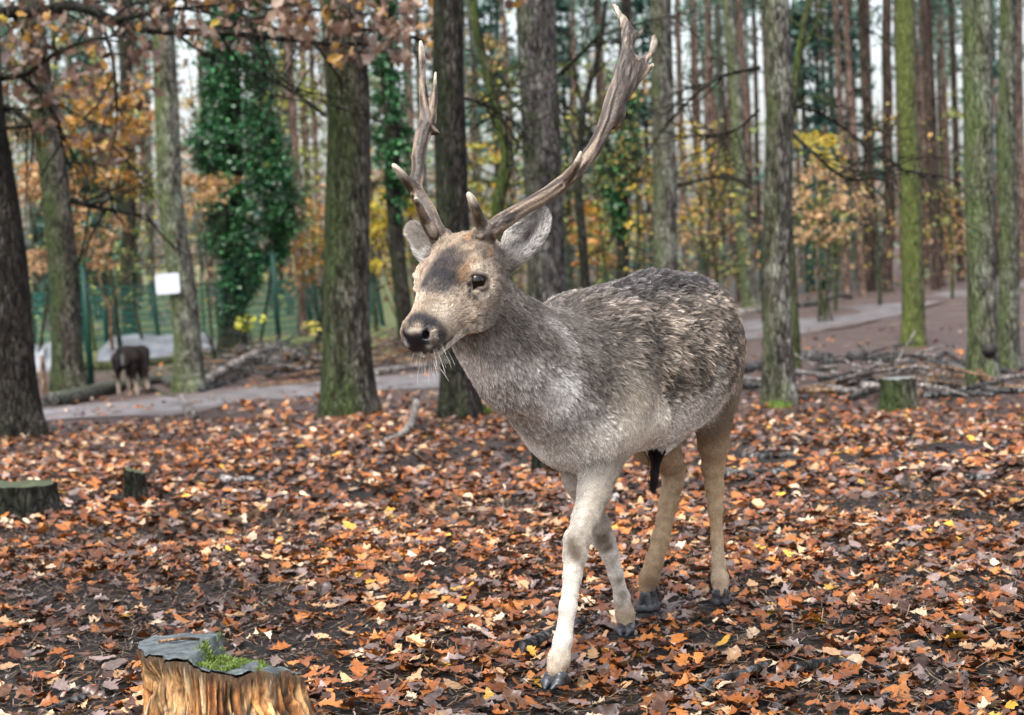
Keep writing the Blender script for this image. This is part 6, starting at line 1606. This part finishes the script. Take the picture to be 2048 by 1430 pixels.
class Slab:                      # a flat blade with rounded edges from an outline
    def __init__(s, pix, a, b_, c, t0, t1):
        s.A = PL_(*a); u = PL_(*b_) - s.A; L = np.linalg.norm(u); s.u = u / L; w = np.cross(s.u, PL_(*c) - s.A); s.w = w / np.linalg.norm(w); s.v = np.cross(s.w, s.u)
        o = W2L(CAM); q = []
        for p in pix:
            r = ray(*p) @ B.T; k = ((s.A - o) @ s.w) / (r @ s.w); q.append(o + r * k)
        q = np.array(q); s.poly = np.stack([(q - s.A) @ s.u, (q - s.A) @ s.v], -1); s.L, s.t0, s.t1 = L, t0, t1; s.lo, s.hi = q.min(0) - .02, q.max(0) + .02
    def __call__(s, p):
        g = p - s.A; x, y, w = g @ s.u, g @ s.v, g @ s.w; P_ = s.poly; d = np.full(x.shape, 9.0); ins = np.zeros(x.shape, bool)
        for a, b_ in zip(P_, np.roll(P_, -1, 0)):
            e = b_ - a; t = np.clip(((x - a[0]) * e[0] + (y - a[1]) * e[1]) / (e @ e + 1e-12), 0, 1); d = np.minimum(d, (x - a[0] - t * e[0]) ** 2 + (y - a[1] - t * e[1]) ** 2)
            c = ((a[1] > y) != (b_[1] > y)) & (x < (b_[0] - a[0]) * (y - a[1]) / (b_[1] - a[1] + 1e-12) + a[0]); ins ^= c
        d = np.sqrt(d); d = np.where(ins, -d, d); th = s.t0 + (s.t1 - s.t0) * np.clip(x / s.L, 0, 1); th = th * sstep(-.004, .022, -d) ** .5 + .0022
        return np.maximum(d - .0008, np.abs(w + .012 * np.sin(x * 11)) - th)
SLAB = Slab(OUT, (1205, 258, 4.318), (1236, 20, 4.425), (1300, 110, 4.43), .0125, .0065)
TIP = lambda x, y, d, r: (PL_(x, y, d), r)
antler([beamL, browL, trezL], [], (HP(-.002, .047, .026), None, l_, f_, .021), [TIP(938, 387, 4.03, .05), TIP(1161, 304, 4.15, .05), TIP(1229, 9, 4.4, .08), TIP(1309, 74, 4.41, .06), TIP(1285, 60, 4.405, .02), TIP(1303, 130, 4.415, .02)], SLAB)
D1 = depth(L2W(HP(.0, -.046, .024))); DE = D1 - 4.175
beamR = chain_pts([(878, 476, D1, 17), (872, 458, D1, 15), (858, 426, 4.19, 14.5), (838, 394, 4.21, 14), (830, 372, 4.22, 13), (836, 346, 4.24, 12), (838, 310, 4.26, 12.5), (846, 270, 4.28, 14), (854, 244, 4.29, 14), (851, 215, 4.30, 10), (846, 170, 4.31, 7.5), (844, 120, 4.32, 6), (842, 82, 4.32, 2.2)])
trezR = chain_pts([(834, 386, 4.215, 11), (816, 364, 4.20, 9), (802, 346, 4.19, 6.5), (787, 330, 4.18, 2)])
browR = chain_pts([(866, 468, D1 - .02, 11), (852, 442, 4.12, 9.5), (840, 416, 4.08, 7), (830, 396, 4.05, 2.5)])
tineR = chain_pts([(858, 244, 4.29, 11), (864, 222, 4.30, 7.5), (869, 190, 4.305, 6), (872, 144, 4.31, 2)])
bumpR = chain_pts([(856, 256, 4.29, 11), (866, 262, 4.29, 7), (876, 267, 4.29, 2.2)])
antler([beamR, trezR, browR, tineR, bumpR], [], (HP(-.002, -.047, .026), None, l_, f_, .019), [TIP(842, 82, 4.32, .07), TIP(787, 330, 4.18, .06), TIP(872, 144, 4.31, .05), TIP(830, 396, 4.05, .02)])

# hooves: two claws each
HOOF = plain('hoof_horn', (.010, .011, .014), (.035, .037, .045), 60, .28, .3, (1, 1, 3), .6)
def hoof(top, tip_dir, toe, size=1.0, lift=0.0):
    """top: lower end of the pastern, toe: where the hoof tip rests (deer coordinates)"""
    d = np.array(toe) - np.array(top); hd_ = d * np.array([1, 1, 0]); hd_ = hd_ / (np.linalg.norm(hd_) + 1e-9) if np.linalg.norm(hd_) > .012 else np.array(tip_dir, float); hd_ /= np.linalg.norm(hd_)
    sd = np.cross((0, 0, 1.0), hd_); pts = np.array([top, toe]); F3 = Field(pts.min(0) - .07, pts.max(0) + .07, .0026)
    for s in (-1, 1):
        a = np.array(top) + sd * s * .0105 * size + hd_ * .002; b_ = np.array(toe) + sd * s * .0125 * size + np.array([0, 0, .011]); b2 = np.array(toe) + sd * s * .0075 * size + hd_ * .022 + np.array([0, 0, .003])
        hl_ = np.array(toe) + sd * s * .012 * size - hd_ * .034 + np.array([0, 0, .012])
        C = Field(pts.min(0) - .07, pts.max(0) + .07, .0026)
        C.add(Cone(a, b_, .0135 * size, .0105 * size), .006); C.add(Cone(b_, b2, .0104 * size, .004 * size), .006); C.add(Cone(a - hd_ * .010, hl_, .012 * size, .011 * size), .008); C.add(Cone(hl_, b_, .011 * size, .0112 * size), .008)
        F3.a = np.minimum(F3.a, C.a)
        dc = np.array(top) - hd_ * .026 + sd * s * .012 + np.array([0, 0, .012]); F3.add(Cone(dc, dc + np.array([0, 0, -.013]) - hd_ * .003, .0062, .004), .002)
    V, F_ = F3.mesh(); N = vert_normals(V, F_)
    if np.mean(((V - V.mean(0)) * N).sum(1)) < 0: F_ = F_[:, ::-1].copy()
    obj('hoof', make_mesh('hoof', V, F_, HOOF), deer)
def ground_l(px, py, lift=0): g = G(px, py); g[2] = ground_z(np.array([g[0]]), np.array([g[1]]))[0] + lift; return W2L(g)
hoof(legs['fl'][-1][0] + np.array([.004, 0, -.014]), (1, 0, 0), ground_l(1106, 1388, .014), 1.15)
hoof(legs['fr'][-1][0] + np.array([0, 0, -.004]), (1, 0, 0), ground_l(1250, 1282, .014), 1.0)
hoof(legs['hr'][-1][0] + np.array([0, 0, -.006]), (1, 0, 0), ground_l(1286, 1232, .014), 1.0)
hoof(legs['hl'][-1][0] + np.array([0, 0, -.006]), (1, 0, 0), ground_l(1440, 1220, .014), 1.0)
# dark belly brush
tb = PL_(1312, 900, 4.93); te = PL_(1306, 986, 4.93)
q = []; nb = 260
for i in range(nb):
    a = tb + rng.normal(0, .012, 3) * np.array([1, .8, .4]); e_ = te + rng.normal(0, .004, 3) + np.array([0, 0, random.random() ** 2 * .07]); m1 = a * .66 + e_ * .34 + (tb * .66 + te * .34 - (a * .66 + e_ * .34)) * .35; m2 = a * .3 + e_ * .7
    q.append([a, m1, m2, e_])
make_curves('belly_brush', np.array(q), np.tile([.012, .010, .010], (nb, 1)), np.full(nb, .0011), deer)

# ------------------------------------------------------------------ the dark grazing animal far left, seen from behind
def second():
    b = G(254, 790); d = depth(b); k_ = d / FPX
    e = empty('grazing_deer', b, 'dark brown fallow deer grazing with its rump turned to us beyond the fallen log', 'deer')
    def X(px, py, dd=0): return P(px, py, d + dd) - b
    F4 = Field((-.62, -.35, -.05), (.62, 1.3, 1.05), .014)
    top = (790 - 690) * k_
    z0 = top * .74
    F4.add(Loft((0, 0, z0), (0, 1, 0), (1, 0, 0), (0, 0, 1), [-.12, 0, .15, .4, .7, .85], [-.02, .01, .0, -.02, -.03, -.04], [.08, .15, .17, .165, .13, .09], [.10, .165, .18, .18, .16, .11]), .05)
    for s, x0, x1, r in ((-1, 236, 238, .03), (1, 268, 276, .032)):
        hip = np.array([s * .11, .02, z0 - .02]); hk = X(x0, 750); ft = X(x1, 788)
        F4.add(Cone(hip, (hip + hk) / 2, .105, .065), .05); F4.add(Cone((hip + hk) / 2, hk, .062, r * 1.2), .04); F4.add(Cone(hk, ft, r, r * .9), .02)
        F4.add(Cone(np.array([s * .10, .68, z0 - .05]), np.array([s * .10, .70, .02]), .07, .028), .04)
    # lowered neck and head reaching to the ground on the right
    n0 = np.array([.10, .72, z0 + .02]); n1 = X(286, 745, .35); n2 = X(296, 776, .2)
    F4.add(Cone(n0, n1, .13, .075), .06); F4.add(Cone(n1, n2, .075, .035), .03); F4.add(Cone(n1 + np.array([0, 0, .02]), n1 + np.array([.13, 0, .05]), .022, .012), .01)
    F4.add(Cone(np.array([-.06, -.14, z0 + .12]), np.array([-.075, -.17, z0 - .12]), .035, .02), .02)
    V, F_ = F4.mesh(); N = vert_normals(V, F_)
    if np.mean(((V - V.mean(0)) * N).sum(1)) < 0: F_ = F_[:, ::-1].copy()
    c = C3((.016, .012, .011)) * np.ones(V.shape); c = c * (.6 + .8 * fbm(V * 9, 3, 5))[:, None]
    tl = np.exp(-(((V[:, 0] + .075) / .03) ** 2)) * (V[:, 1] < -.02) * sstep(z0 - .16, z0 - .02, V[:, 2])
    wl_ = np.exp(-(((V[:, 0] + .02) / .025) ** 2)) * (V[:, 1] < -.02) * sstep(z0 - .16, z0 - .02, V[:, 2]) * sstep(z0 + .10, z0 + .04, V[:, 2]) * .5
    c = lerp(c, C3((.45, .45, .47)), wl_ * .7); c = lerp(c, C3((.01, .01, .012)), tl)
    c = lerp(c, C3((.30, .24, .19)), sstep(z0 - .28, z0 - .42, V[:, 2]) * .85)
    m, nt, bb = new_mat('dark_coat'); a = nt.nodes.new('ShaderNodeAttribute'); a.attribute_name = 'Col'; nt.links.new(a.outputs['Color'], bb.inputs['Base Color']); bb.inputs['Roughness'].default_value = .8; bb.inputs['Specular IOR Level'].default_value = .1
    vv = coords(nt, (1, 1, .4)); bump(nt, bb, noise_n(nt, vv, 90, 3), .6, .02)
    obj('body', make_mesh('body', V, F_, m, colors=c), e)
second()
